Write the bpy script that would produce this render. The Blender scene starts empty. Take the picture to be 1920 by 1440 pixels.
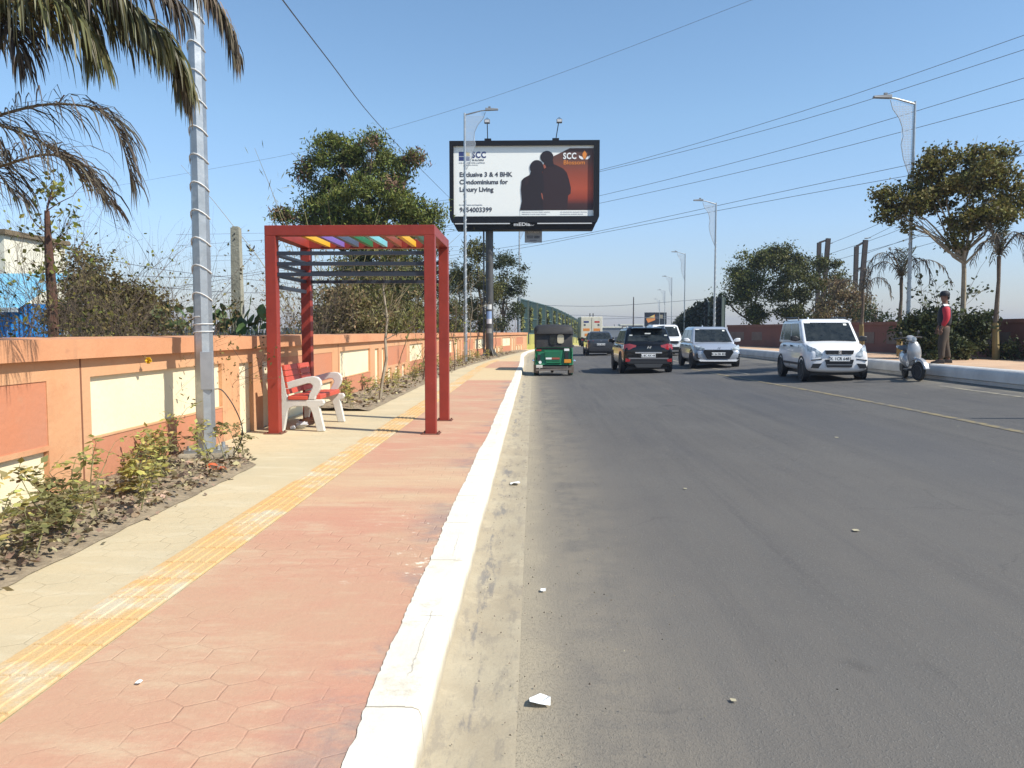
import bpy, math, random
import numpy as np
from mathutils import Vector, Matrix, Euler
R = math.radians
SC = bpy.context.scene
COL = SC.collection
rnd = random.Random(7)
NR = np.random.default_rng(11)
# ------------------------------------------------------------------ camera, sky, sun, exposure
CAMH, FPX = 1.5, 1480.0
PITCH, YAW = math.atan(98/1480), math.atan(40/1480)
cam = bpy.data.cameras.new('camera'); cam.sensor_width = 36; cam.lens = 36*FPX/1920
cam.clip_start = .05; cam.clip_end = 6000
camo = bpy.data.objects.new('camera', cam); COL.objects.link(camo)
camo.location = (0, 0, CAMH); camo.rotation_euler = (math.pi/2-PITCH, 0, YAW)
SC.camera = camo
CR = camo.rotation_euler.to_matrix()
def at(px, py, Y):
    """world point on the picture's ray (px,py) at distance Y along the road"""
    d = CR @ Vector(((px-960)/FPX, -(py-720)/FPX, -1)); k = Y/d.y
    return Vector((d.x*k, Y, CAMH+d.z*k))
W = bpy.data.worlds.new('World'); SC.world = W; W.use_nodes = True
nt = W.node_tree; nt.nodes.clear()
sky = nt.nodes.new('ShaderNodeTexSky'); sky.sky_type = 'NISHITA'; sky.sun_disc = False
SUN_TO = Vector((.9, -.38, .96)).normalized()
sky.sun_elevation = math.asin(SUN_TO.z); sky.sun_rotation = math.atan2(SUN_TO.x, SUN_TO.y)
sky.air_density = 1.; sky.dust_density = .3; sky.ozone_density = 2.6
bg = nt.nodes.new('ShaderNodeBackground'); bg.inputs['Strength'].default_value = .145
ow = nt.nodes.new('ShaderNodeOutputWorld')
gtc = nt.nodes.new('ShaderNodeTexCoord'); gsp = nt.nodes.new('ShaderNodeSeparateXYZ'); gr_ = nt.nodes.new('ShaderNodeValToRGB'); gmx = nt.nodes.new('ShaderNodeMix'); gmx.data_type = 'RGBA'; gmx.blend_type = 'MULTIPLY'; gmx.inputs[0].default_value = 1
nt.links.new(gtc.outputs['Generated'], gsp.inputs[0]); nt.links.new(gsp.outputs[2], gr_.inputs[0])      # horizon haze put into the sky colour: ramp dims and greys it
e_ = gr_.color_ramp.elements; e_[0].position = 0; e_[0].color = (.66, .61, .68, 1); e_[1].position = .42; e_[1].color = (.90, 1., 1., 1)
for p_, c_ in ((.05, (.71, .68, .76, 1)), (.13, (.84, .86, .93, 1)), (.25, (.92, .99, .99, 1))): q_ = e_.new(p_); q_.color = c_
nt.links.new(sky.outputs[0], gmx.inputs[6]); nt.links.new(gr_.outputs[0], gmx.inputs[7]); nt.links.new(gmx.outputs[2], bg.inputs[0]); nt.links.new(bg.outputs[0], ow.inputs[0])
sl = bpy.data.lights.new('sun', 'SUN'); sl.energy = 5.0; sl.angle = R(.5); sl.color = (1, .955, .87)
so = bpy.data.objects.new('sun', sl); COL.objects.link(so); so.rotation_euler = SUN_TO.to_track_quat('Z', 'Y').to_euler()
vs = SC.view_settings; vs.view_transform = 'Standard'; vs.look = 'None'; vs.gamma = 1; vs.exposure = .35
SC.cycles.max_bounces = 6; SC.cycles.transparent_max_bounces = 8; SC.cycles.volume_bounces = 0
SC.cycles.use_denoising = True
# ------------------------------------------------------------------ helpers: materials
MATS = {}
def node(t, k, **kw):
    n = t.nodes.new(k)
    for a, b in kw.items(): setattr(n, a, b)
    return n
def mat(name, c, rough=.7, metal=0, var=0, vs_=3., bump=0, bs_=40., c2=None, coat=0, island=0, spec=.5, trans=0, rs=None, dirt=None):
    """principled material with noise-driven tone variation, optional bump, per-island variation, dirt"""
    if name in MATS: return MATS[name]
    m = bpy.data.materials.new(name); m.use_nodes = True; t = m.node_tree
    b = t.nodes['Principled BSDF']; L = t.links.new
    b.inputs['Roughness'].default_value = rough; b.inputs['Metallic'].default_value = metal
    b.inputs['Coat Weight'].default_value = coat; b.inputs['Coat Roughness'].default_value = .05
    b.inputs['Specular IOR Level'].default_value = spec
    col = None
    if var or c2 or island or dirt:
        tc = node(t, 'ShaderNodeTexCoord')
        rgb = node(t, 'ShaderNodeMix', data_type='RGBA')
        cc2 = c2 or tuple(max(0, x*(1-var)) for x in c)
        rgb.inputs[6].default_value = (*c, 1); rgb.inputs[7].default_value = (*cc2, 1)
        nz = node(t, 'ShaderNodeTexNoise'); nz.inputs['Scale'].default_value = vs_; nz.inputs['Detail'].default_value = 8; nz.inputs['Roughness'].default_value = .65
        L(tc.outputs['Object'], nz.inputs['Vector'])
        mr = node(t, 'ShaderNodeMapRange'); mr.inputs[1].default_value = .35; mr.inputs[2].default_value = .68
        L(nz.outputs[0], mr.inputs[0]); L(mr.outputs[0], rgb.inputs[0]); col = rgb.outputs[2]
        if island:
            g = node(t, 'ShaderNodeNewGeometry'); hs = node(t, 'ShaderNodeHueSaturation')
            m1 = node(t, 'ShaderNodeMapRange'); m1.inputs[3].default_value = 1-island; m1.inputs[4].default_value = 1+island
            L(g.outputs['Random Per Island'], m1.inputs[0]); L(m1.outputs[0], hs.inputs['Value']); L(col, hs.inputs['Color'])
            m2 = node(t, 'ShaderNodeMapRange'); m2.inputs[3].default_value = .5-.05*island; m2.inputs[4].default_value = .5+.06*island
            w = node(t, 'ShaderNodeMath', operation='FRACT'); w2 = node(t, 'ShaderNodeMath', operation='MULTIPLY'); w2.inputs[1].default_value = 7.3
            L(g.outputs['Random Per Island'], w2.inputs[0]); L(w2.outputs[0], w.inputs[0]); L(w.outputs[0], m2.inputs[0]); L(m2.outputs[0], hs.inputs['Hue'])
            col = hs.outputs[0]
        if dirt:
            dc, dsc, lo, hi = dirt
            n2 = node(t, 'ShaderNodeTexNoise'); n2.inputs['Scale'].default_value = dsc; n2.inputs['Detail'].default_value = 10; n2.inputs['Roughness'].default_value = .7
            L(tc.outputs['Object'], n2.inputs['Vector'])
            m3 = node(t, 'ShaderNodeMapRange'); m3.inputs[1].default_value = lo; m3.inputs[2].default_value = hi
            L(n2.outputs[0], m3.inputs[0])
            x = node(t, 'ShaderNodeMix', data_type='RGBA'); L(m3.outputs[0], x.inputs[0]); L(col, x.inputs[6]); x.inputs[7].default_value = (*dc, 1)
            col = x.outputs[2]
        L(col, b.inputs['Base Color'])
    else: b.inputs['Base Color'].default_value = (*c, 1)
    if bump:
        tc = node(t, 'ShaderNodeTexCoord'); n3 = node(t, 'ShaderNodeTexNoise'); n3.inputs['Scale'].default_value = bs_; n3.inputs['Detail'].default_value = 6
        L(tc.outputs['Object'], n3.inputs['Vector']); bp = node(t, 'ShaderNodeBump'); bp.inputs['Strength'].default_value = bump; bp.inputs['Distance'].default_value = .02
        L(n3.outputs[0], bp.inputs['Height']); L(bp.outputs[0], b.inputs['Normal'])
    if trans:
        tr = node(t, 'ShaderNodeBsdfTranslucent'); mx = node(t, 'ShaderNodeMixShader'); mx.inputs[0].default_value = trans
        if col: L(col, tr.inputs[0])
        else: tr.inputs[0].default_value = (*c, 1)
        L(b.outputs[0], mx.inputs[1]); L(tr.outputs[0], mx.inputs[2]); L(mx.outputs[0], t.nodes['Material Output'].inputs[0])
    MATS[name] = m; return m
def glass(name, tint=(.02, .025, .03), rough=.04):
    return mat(name, tint, rough, coat=1, spec=.8)
def M_(t, op, a, b=None, c=None):
    n = node(t, 'ShaderNodeMath', operation=op)
    for i, v in enumerate((a, b, c)):
        if v is None: continue
        if isinstance(v, (int, float)): n.inputs[i].default_value = v
        else: t.links.new(v, n.inputs[i])
    return n.outputs[0]
def mixc(t, f, a, b):
    n = node(t, 'ShaderNodeMix', data_type='RGBA')
    for i, v in ((0, f), (6, a), (7, b)):
        if isinstance(v, tuple): n.inputs[i].default_value = (*v, 1)
        elif isinstance(v, (int, float)): n.inputs[i].default_value = v
        else: t.links.new(v, n.inputs[i])
    return n.outputs[2]
def noise(t, co, sc, det=6, ro=.6, lo=None, hi=None, stretch=None):
    n = node(t, 'ShaderNodeTexNoise'); n.inputs['Scale'].default_value = sc; n.inputs['Detail'].default_value = det; n.inputs['Roughness'].default_value = ro
    if stretch:
        mp = node(t, 'ShaderNodeMapping'); mp.inputs['Scale'].default_value = stretch; t.links.new(co, mp.inputs[0]); co = mp.outputs[0]
    t.links.new(co, n.inputs['Vector'])
    if lo is None: return n.outputs[0]
    m = node(t, 'ShaderNodeMapRange', interpolation_type='SMOOTHSTEP'); m.inputs[1].default_value = lo; m.inputs[2].default_value = hi
    t.links.new(n.outputs[0], m.inputs[0]); return m.outputs[0]
def rng_(t, v, a, b, c=0., d=1., smooth=True):
    m = node(t, 'ShaderNodeMapRange', interpolation_type='SMOOTHSTEP' if smooth else 'LINEAR')
    for i, q in ((1, a), (2, b), (3, c), (4, d)): m.inputs[i].default_value = q
    t.links.new(v, m.inputs[0]); return m.outputs[0]
def newmat(name):
    m = bpy.data.materials.new(name); m.use_nodes = True; t = m.node_tree
    tc = node(t, 'ShaderNodeTexCoord'); sp = node(t, 'ShaderNodeSeparateXYZ'); t.links.new(tc.outputs['Object'], sp.inputs[0])
    MATS[name] = m
    return m, t, t.nodes['Principled BSDF'], tc.outputs['Object'], sp.outputs[0], sp.outputs[1], sp.outputs[2]
def hexdist(t, X, Y, size):
    """distance to the nearest edge of a hexagon lattice, 0 at the edge"""
    rx, ry = size, size*1.7320508
    def cell(ox, oy):
        a = M_(t, 'SUBTRACT', M_(t, 'FLOORED_MODULO' if False else 'WRAP', M_(t, 'ADD', X, ox), rx, 0.), rx/2)
        b = M_(t, 'SUBTRACT', M_(t, 'WRAP', M_(t, 'ADD', Y, oy), ry, 0.), ry/2)
        return M_(t, 'ABSOLUTE', a), M_(t, 'ABSOLUTE', b), M_(t, 'ADD', M_(t, 'MULTIPLY', a, a), M_(t, 'MULTIPLY', b, b))
    a1, b1, d1 = cell(0, 0); a2, b2, d2 = cell(rx/2, ry/2)
    def hd(a, b): return M_(t, 'MAXIMUM', a, M_(t, 'ADD', M_(t, 'MULTIPLY', a, .5), M_(t, 'MULTIPLY', b, .8660254)))
    # nearest centre decides the cell
    sel = M_(t, 'LESS_THAN', d1, d2)
    h = M_(t, 'ADD', M_(t, 'MULTIPLY', hd(a1, b1), sel), M_(t, 'MULTIPLY', hd(a2, b2), M_(t, 'SUBTRACT', 1., sel)))
    return M_(t, 'SUBTRACT', size/2, h)
# ------------------------------------------------------------------ helpers: meshes and things
def tag(o, label=None, cat=None, group=None, kind=None):
    if label: o['label'] = label
    if cat: o['category'] = cat
    if group: o['group'] = group
    if kind: o['kind'] = kind
    return o
def thing(name, label, cat, loc=(0, 0, 0), rz=0, group=None, scale=1):
    o = bpy.data.objects.new(name, None); COL.objects.link(o); o.empty_display_size = .2
    o.location = loc; o.rotation_euler = (0, 0, rz); o.scale = (scale,)*3
    return tag(o, label, cat, group)
class MB:
    def __init__(s): s.v = []; s.f = []
    def add(s, vs, fs):
        n = len(s.v); s.v += [tuple(v) for v in vs]; s.f += [tuple(n+i for i in f) for f in fs]; return s
    def hexa(s, p):      # 8 corners: 4 bottom ccw, 4 top ccw
        return s.add(p, [(3, 2, 1, 0), (4, 5, 6, 7), (0, 1, 5, 4), (1, 2, 6, 5), (2, 3, 7, 6), (3, 0, 4, 7)])
    def box(s, x0, x1, y0, y1, z0, z1):
        return s.hexa([(x0, y0, z0), (x1, y0, z0), (x1, y1, z0), (x0, y1, z0), (x0, y0, z1), (x1, y0, z1), (x1, y1, z1), (x0, y1, z1)])
    def bar(s, a, b, w, h=None, up=(0, 0, 1)):
        a, b = Vector(a), Vector(b); d = (b-a).normalized(); u = Vector(up)
        if abs(d.dot(u)) > .95: u = Vector((0, 1, 0))
        x = d.cross(u).normalized(); z = x.cross(d); h = h or w; x = x*w/2; z = z*h/2
        return s.hexa([a-x-z, a+x-z, b+x-z, b-x-z, a-x+z, a+x+z, b+x+z, b-x+z])
    def tube(s, pts, r, n=6, cap=True):
        pts = [Vector(p) for p in pts]; m = len(pts); rs = r if isinstance(r, (list, tuple)) else [r]*m
        base = len(s.v); ref = None
        for i, p in enumerate(pts):
            d = (pts[min(i+1, m-1)]-pts[max(i-1, 0)])
            d = d.normalized() if d.length > 1e-9 else Vector((0, 0, 1))
            if ref is None: ref = Vector((0, 0, 1)) if abs(d.z) < .9 else Vector((1, 0, 0))
            x = d.cross(ref).normalized(); y = d.cross(x); ref = -y if abs(d.dot(-y)) < .9 else ref
            ref = x.cross(d)
            for k in range(n):
                a = 2*math.pi*k/n; q = p+(x*math.cos(a)+y*math.sin(a))*rs[i]; s.v.append(tuple(q))
        for i in range(m-1):
            for k in range(n):
                a = base+i*n+k; b = base+i*n+(k+1) % n; s.f.append((a, b, b+n, a+n))
        if cap: s.f.append(tuple(base+k for k in range(n-1, -1, -1))); s.f.append(tuple(base+(m-1)*n+k for k in range(n)))
        return s
    def prism(s, poly, axis, a, b):
        """poly (u,v) extruded along axis from a to b: axis y -> (u,.,v), x -> (.,u,v), z -> (u,v,.)"""
        f = {'y': lambda u, v, w: (u, w, v), 'x': lambda u, v, w: (w, u, v), 'z': lambda u, v, w: (u, v, w)}[axis]
        n = len(poly); vs = [f(u, v, a) for u, v in poly]+[f(u, v, b) for u, v in poly]
        return s.add(vs, [tuple(range(n)), tuple(range(2*n-1, n-1, -1))]+[(i, i+n, (i+1) % n+n, (i+1) % n) for i in range(n)])
    def lathe(s, prof, c=(0, 0, 0), axis='z', n=16):
        c = Vector(c); base = len(s.v)
        for r, h in prof:
            for k in range(n):
                a = 2*math.pi*k/n; u, v = r*math.cos(a), r*math.sin(a)
                s.v.append(tuple(c+Vector({'z': (u, v, h), 'x': (h, u, v), 'y': (u, h, v)}[axis])))
        m = len(prof)
        for i in range(m-1):
            for k in range(n):
                a = base+i*n+k; b = base+i*n+(k+1) % n; s.f.append((a, b, b+n, a+n))
        s.f.append(tuple(base+k for k in range(n-1, -1, -1))); s.f.append(tuple(base+(m-1)*n+k for k in range(n)))
        return s
    def loft(s, rings, cap=True, closed=True):
        base = len(s.v); n = len(rings[0])
        for r in rings: s.v += [tuple(p) for p in r]
        for i in range(len(rings)-1):
            for k in range(n if closed else n-1):
                a = base+i*n+k; b = base+i*n+(k+1) % n; s.f.append((a, b, b+n, a+n))
        if cap: s.f.append(tuple(base+k for k in range(n-1, -1, -1))); s.f.append(tuple(base+(len(rings)-1)*n+k for k in range(n)))
        return s
    def build(s, name, m, parent=None, smooth=False, bevel=0, subsurf=0, flat=40, world=False, fix=True):
        me = bpy.data.meshes.new(name)
        vs = s.v
        if world and parent is not None: o3 = parent.location; vs = [(v[0]-o3.x, v[1]-o3.y, v[2]-o3.z) for v in vs]
        me.from_pydata(vs, [], s.f); me.materials.append(m)
        if fix:
            import bmesh
            bm = bmesh.new(); bm.from_mesh(me); bmesh.ops.recalc_face_normals(bm, faces=bm.faces); bm.to_mesh(me); bm.free()
        o = bpy.data.objects.new(name, me); COL.objects.link(o)
        if parent is not None: o.parent = parent
        if smooth:
            me.shade_smooth()
            if flat: me.set_sharp_from_angle(angle=R(flat))
        if bevel:
            b = o.modifiers.new('bevel', 'BEVEL'); b.width = bevel; b.segments = 2; b.limit_method = 'ANGLE'; b.angle_limit = R(35)
        if subsurf:
            b = o.modifiers.new('sub', 'SUBSURF'); b.levels = b.render_levels = subsurf
        return o
def npmesh(name, V, k, m, parent=None, world=False, faces=None):
    """V: (N*k,3) array, N separate k-gons (or faces given)"""
    V = np.asarray(V, dtype=np.float32).reshape(-1, 3)
    if world and parent is not None: V = V-np.array(parent.location, dtype=np.float32)
    me = bpy.data.meshes.new(name); n = len(V)//k
    me.vertices.add(len(V)); me.vertices.foreach_set('co', V.ravel())
    me.loops.add(n*k); me.loops.foreach_set('vertex_index', np.arange(n*k, dtype=np.int32))
    me.polygons.add(n); me.polygons.foreach_set('loop_start', np.arange(0, n*k, k, dtype=np.int32))
    try: me.polygons.foreach_set('loop_total', np.full(n, k, dtype=np.int32))
    except Exception: pass
    me.update(calc_edges=True); me.validate(); me.materials.append(m)
    o = bpy.data.objects.new(name, me); COL.objects.link(o)
    if parent is not None: o.parent = parent
    return o
def copy_tree(o, parent=None):
    c = o.copy(); COL.objects.link(c)
    if parent is not None: c.parent = parent
    for ch in o.children: copy_tree(ch, c)
    return c
def lettering(txt, x, y, z, size, m, parent, align='LEFT', sx=1., name='lettering', off=0., rot=(math.pi/2, 0, 0), depth=.004, shear=0., space=1.):
    cu = bpy.data.curves.new(name, 'FONT'); cu.body = txt; cu.size = size; cu.align_x = align; cu.extrude = depth; cu.offset = off; cu.shear = shear; cu.space_character = space
    cu.resolution_u = 3
    o = bpy.data.objects.new('tmp', cu); COL.objects.link(o)
    dg = bpy.context.evaluated_depsgraph_get(); me = bpy.data.meshes.new_from_object(o.evaluated_get(dg))
    bpy.data.objects.remove(o); bpy.data.curves.remove(cu)
    me.materials.clear(); me.materials.append(m)
    r = bpy.data.objects.new(name, me); COL.objects.link(r); r.parent = parent; r.location = (x, y, z); r.rotation_euler = rot; r.scale = (sx, 1, 1)
    return r
def sm(a, b, x): t = min(1, max(0, (x-a)/(b-a))); return t*t*(3-2*t)
# ------------------------------------------------------------------ road geometry
def bsL(y): return 0 if y < 44 else (.12*(y-44)**2/32 if y < 60 else .12*(y-52))
def bsR(y): return 0 if y < 42 else (.15*(y-42)**2/32 if y < 58 else .15*(y-50))
def dz(y): return 0 if y < 60 else (-1.3*((y-60)/78)**2 if y < 138 else (-1.3-.0333*(y-138) if y < 230 else -4.36))
def kerbL(y): return -.395+bsL(y)-.3*sm(28, 60, y)
def kerbR(y): return 9.95+bsR(y)
def wallL(y): return -3.75+2.3*sm(30, 60, y)+bsL(y)
def wallR(y): return float(np.interp(y, [5, 15, 22, 30, 42, 47], [15.9, 15.1, 14.5, 13.8, 12.5, 11.4]))
def rz(x, y):
    u = max(0, x-bsL(y)); return .0033*min(u, 14)**2*(1-.7*sm(50, 90, y))+dz(y)
PZ = .17
def pz(y): return PZ+dz(y)
def prz(y): return rz(kerbR(y), y)+.36
YS = [-8, -4, -2, 0, 1, 2, 3, 4, 5, 6, 7, 8, 9, 10, 11, 12, 13, 14, 16, 18, 20, 22, 24, 26, 28, 30, 32, 34, 36, 38, 40, 42, 44, 46, 48, 50, 52, 54, 56, 58, 60]
YFAR = YS+[64, 68, 72, 76, 80, 85, 90, 95, 100, 105, 110, 115, 120, 125, 130, 138, 150, 165, 180, 200, 230, 260, 300, 360, 440]
def sheet(name, cols, ys, m, zf, kind='structure', label=None):
    """cols: functions y -> x"""
    b = MB(); n = len(cols); vs = []; fs = []
    for y in ys:
        for c in cols:
            x = c(y); vs.append((x, y, zf(x, y)))
    for i in range(len(ys)-1):
        for j in range(n-1):
            a = i*n+j; fs.append((a, a+1, a+n+1, a+n))
    b.add(vs, fs); o = b.build(name, m, smooth=True, flat=0, fix=False)
    tag(o, label, None, None, kind); return o
# ------------------------------------------------------------------ ground materials
m, t, b, CO, X, Y, Z = newmat('asphalt')
base = mixc(t, noise(t, CO, .35, 6, .6, .35, .7), (.078, .074, .07), (.102, .097, .09))
base = mixc(t, noise(t, CO, 1.2, 8, .7, .45, .75, stretch=(1, .12, 1)), base, (.055, .055, .06))
film = M_(t, 'MULTIPLY', M_(t, 'ADD', rng_(t, Y, 16, 1.5, 0, .6), rng_(t, X, 1.6, .0, 0, .35)), noise(t, CO, .7, 9, .7, .0, .62, stretch=(1, .5, 1)))
base = mixc(t, film, base, (.175, .155, .128))
stk = noise(t, CO, 5., 6, .65, .4, .75, stretch=(1.6, .05, 1)); base = mixc(t, M_(t, 'MULTIPLY', stk, .6), base, (.115, .108, .098))
stk2 = noise(t, CO, 2.4, 6, .65, .5, .8, stretch=(1.3, .04, 1)); base = mixc(t, M_(t, 'MULTIPLY', stk2, .5), base, (.04, .04, .045))
oil = noise(t, CO, .9, 3, .5, .66, .75); base = mixc(t, M_(t, 'MULTIPLY', oil, .6), base, (.04, .038, .036))
vo = node(t, 'ShaderNodeTexVoronoi', feature='DISTANCE_TO_EDGE'); vo.inputs['Scale'].default_value = .55
wp = node(t, 'ShaderNodeMixRGB', blend_type='ADD'); wp.inputs[0].default_value = .35; t.links.new(CO, wp.inputs[1]); nz_ = node(t, 'ShaderNodeTexNoise'); nz_.inputs['Scale'].default_value = 3; nz_.inputs['Detail'].default_value = 6; t.links.new(CO, nz_.inputs[0]); t.links.new(nz_.outputs[1], wp.inputs[2]); t.links.new(wp.outputs[0], vo.inputs['Vector'])
crk = M_(t, 'MULTIPLY', rng_(t, vo.outputs['Distance'], .008, .001), noise(t, CO, .45, 3, .5, .52, .6)); base = mixc(t, M_(t, 'MULTIPLY', crk, .22), base, (.03, .03, .03))
spk = noise(t, CO, 60, 3, .85, .52, .66); base = mixc(t, M_(t, 'MULTIPLY', spk, .75), base, (.26, .24, .21))
spd = noise(t, CO, 60, 4, .8, .56, .7); base = mixc(t, M_(t, 'MULTIPLY', spd, .6), base, (.045, .045, .045))
dust = M_(t, 'MULTIPLY', rng_(t, X, .95, -.15), noise(t, CO, 1.6, 9, .72, .3, .62))
base = mixc(t, M_(t, 'MULTIPLY', dust, .8), base, (.3, .255, .185)); edge_d = M_(t, 'MULTIPLY', rng_(t, M_(t, 'ADD', X, M_(t, 'MULTIPLY', noise(t, CO, 1.6, 8, .75), .8)), .62, .3), 1.); base = mixc(t, M_(t, 'MULTIPLY', edge_d, .92), base, (.37, .31, .215))
dustr = M_(t, 'MULTIPLY', M_(t, 'MULTIPLY', rng_(t, X, 8.3, 10), rng_(t, Y, 60, 45)), noise(t, CO, 1.1, 8, .7, .3, .6))
base = mixc(t, M_(t, 'MULTIPLY', dustr, .6), base, (.28, .25, .19))
track = M_(t, 'MULTIPLY', rng_(t, M_(t, 'ABSOLUTE', M_(t, 'SUBTRACT', X, 4.7)), 1.1, .2), rng_(t, Y, 1., 12.))
base = mixc(t, M_(t, 'MULTIPLY', track, .35), base, (.075, .077, .085))
pat = noise(t, CO, 3.3, 3, .5, .755, .79); base = mixc(t, pat, base, (.4, .36, .22))
t.links.new(base, b.inputs['Base Color']); b.inputs['Roughness'].default_value = .82; b.inputs['Specular IOR Level'].default_value = .35
bp = node(t, 'ShaderNodeBump'); bp.inputs['Strength'].default_value = .55; bp.inputs['Distance'].default_value = .01
t.links.new(M_(t, 'ADD', spk, M_(t, 'MULTIPLY', noise(t, CO, 140, 2), .7)), bp.inputs['Height']); t.links.new(bp.outputs[0], b.inputs['Normal'])

def paving(name, c1, c2, c3, joint, redmode):
    m, t, b, CO, X, Y, Z = newmat(name)
    wx = M_(t, 'ADD', X, M_(t, 'MULTIPLY', M_(t, 'SUBTRACT', noise(t, CO, 2.1, 3), .5), .05)); wy = M_(t, 'ADD', Y, M_(t, 'MULTIPLY', M_(t, 'SUBTRACT', noise(t, CO, 1.7, 3), .5), .06))
    hd = hexdist(t, wx, wy, .19)
    vis = noise(t, CO, 1.3, 7, .7, .42, .66)
    groove = M_(t, 'MULTIPLY', rng_(t, hd, .006, .001), vis)
    base = mixc(t, noise(t, CO, .8, 8, .65, .3, .7), c1, c2)
    base = mixc(t, M_(t, 'MULTIPLY', noise(t, CO, 2.6, 10, .75, .46, .72, stretch=(.45, 1.6, 1)), .8), base, c3)
    base = mixc(t, M_(t, 'MULTIPLY', groove, .36), base, joint)
    base = mixc(t, M_(t, 'MULTIPLY', noise(t, CO, 70, 4, .8, .55, .8), .25), base, (.8, .68, .45))
    if redmode:
        # smooth plain cast bands and dirt near the kerb
        w = M_(t, 'MULTIPLY', rng_(t, X, -.95, -.6), noise(t, CO, 1.2, 8, .7, .48, .62)); base = mixc(t, M_(t, 'MULTIPLY', w, .6), base, (.24, .2, .19))
        yb = M_(t, 'MULTIPLY', rng_(t, Y, 5.4, 5.9), rng_(t, Y, 7.9, 7.2)); ban = M_(t, 'MULTIPLY', yb, noise(t, CO, 1.5, 8, .7, .3, .7, stretch=(.4, 2, 1)))
        base = mixc(t, M_(t, 'MULTIPLY', ban, .6), base, (.6, .46, .27))
        chip = M_(t, 'MULTIPLY', noise(t, CO, 7, 9, .8, .6, .64), M_(t, 'MULTIPLY', rng_(t, X, -1.3, -.62), M_(t, 'MULTIPLY', rng_(t, Y, 3.6, 4.4), rng_(t, Y, 6.4, 5.4))))
        base = mixc(t, chip, base, (.8, .73, .55))
        far = M_(t, 'MULTIPLY', rng_(t, Y, 21.3, 21.9), M_(t, 'SUBTRACT', 1., M_(t, 'MULTIPLY', rng_(t, Y, 28.6, 29.2), rng_(t, Y, 36, 35.)))); base = mixc(t, M_(t, 'MULTIPLY', far, .85), base, (.62, .49, .28))
    t.links.new(base, b.inputs['Base Color']); b.inputs['Roughness'].default_value = .85; b.inputs['Specular IOR Level'].default_value = .25
    bp = node(t, 'ShaderNodeBump'); bp.inputs['Strength'].default_value = .6; bp.inputs['Distance'].default_value = .012
    t.links.new(M_(t, 'ADD', M_(t, 'MULTIPLY', groove, -.35), M_(t, 'MULTIPLY', noise(t, CO, 25, 6, .7), .5)), bp.inputs['Height']); t.links.new(bp.outputs[0], b.inputs['Normal'])
    return m
mred = paving('red_paving', (.52, .255, .17), (.5, .315, .2), (.56, .42, .27), (.36, .19, .13), True)
mcream = paving('cream_paving', (.58, .47, .29), (.5, .42, .27), (.62, .54, .37), (.28, .22, .13), False)
mtact = mat('yellow_tactile', (.62, .37, .14), .8, c2=(.56, .4, .2), vs_=3, dirt=((.56, .48, .33), 2.2, .48, .62), bump=.3, bs_=60)
m, t, b, CO, X, Y, Z = newmat('kerb_white')
base = mixc(t, noise(t, CO, 2.2, 8, .7, .3, .7), (.8, .75, .63), (.7, .64, .51))
base = mixc(t, M_(t, 'MULTIPLY', noise(t, CO, 5, 9, .8, .52, .68), .6), base, (.44, .38, .28))
jn = rng_(t, M_(t, 'PINGPONG', M_(t, 'ADD', Y, M_(t, 'MULTIPLY', noise(t, CO, 9, 3), .02)), .45), .008, .001); base = mixc(t, M_(t, 'MULTIPLY', M_(t, 'MULTIPLY', jn, noise(t, CO, 3, 4, .6, .3, .5)), .85), base, (.22, .18, .13))
low = M_(t, 'MULTIPLY', rng_(t, M_(t, 'ADD', Z, M_(t, 'MULTIPLY', noise(t, CO, 8, 6, .7), -.06)), .09, .0), rng_(t, X, -.45, -.4)); base = mixc(t, M_(t, 'MULTIPLY', low, .85), base, (.33, .27, .18))
ck = M_(t, 'MULTIPLY', rng_(t, M_(t, 'ABSOLUTE', M_(t, 'SUBTRACT', M_(t, 'ADD', X, .48), M_(t, 'MULTIPLY', M_(t, 'SUBTRACT', noise(t, CO, 4, 8, .7), .5), .07))), .004, .001), noise(t, CO, 2., 3, .5, .52, .6)); base = mixc(t, M_(t, 'MULTIPLY', ck, .45), base, (.15, .12, .1))
t.links.new(base, b.inputs['Base Color']); b.inputs['Roughness'].default_value = .85
bp = node(t, 'ShaderNodeBump'); bp.inputs['Strength'].default_value = .35; bp.inputs['Distance'].default_value = .012; t.links.new(noise(t, CO, 22, 7, .7), bp.inputs['Height']); t.links.new(bp.outputs[0], b.inputs['Normal'])
mwhite = m
m, t, b, CO, X, Y, Z = newmat('gutter_concrete')
base = mixc(t, noise(t, CO, 2, 9, .7, .3, .7), (.34, .28, .19), (.4, .34, .235))
st = M_(t, 'MULTIPLY', noise(t, CO, 3., 8, .7, .5, .6, stretch=(3, .45, 1)), rng_(t, M_(t, 'ABSOLUTE', M_(t, 'ADD', X, .27)), .09, .02))
base = mixc(t, M_(t, 'MULTIPLY', st, .75), base, (.15, .14, .135))
base = mixc(t, M_(t, 'MULTIPLY', noise(t, CO, 3.1, 9, .75, .52, .68), .6), base, (.48, .4, .27))
base = mixc(t, M_(t, 'MULTIPLY', noise(t, CO, 6., 9, .75, .5, .62, stretch=(2, .5, 1)), .5), base, (.22, .19, .15))
base = mixc(t, M_(t, 'MULTIPLY', noise(t, CO, 60, 4, .8, .6, .75), .7), base, (.14, .12, .1))
t.links.new(base, b.inputs['Base Color']); b.inputs['Roughness'].default_value = .9
bp = node(t, 'ShaderNodeBump'); bp.inputs['Strength'].default_value = .4; bp.inputs['Distance'].default_value = .01; t.links.new(noise(t, CO, 40, 6), bp.inputs['Height']); t.links.new(bp.outputs[0], b.inputs['Normal'])
msoil = mat('soil', (.34, .27, .175), .95, c2=(.17, .13, .085), vs_=5, bump=1, bs_=25, dirt=((.3, .24, .16), 6, .55, .7))
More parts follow.
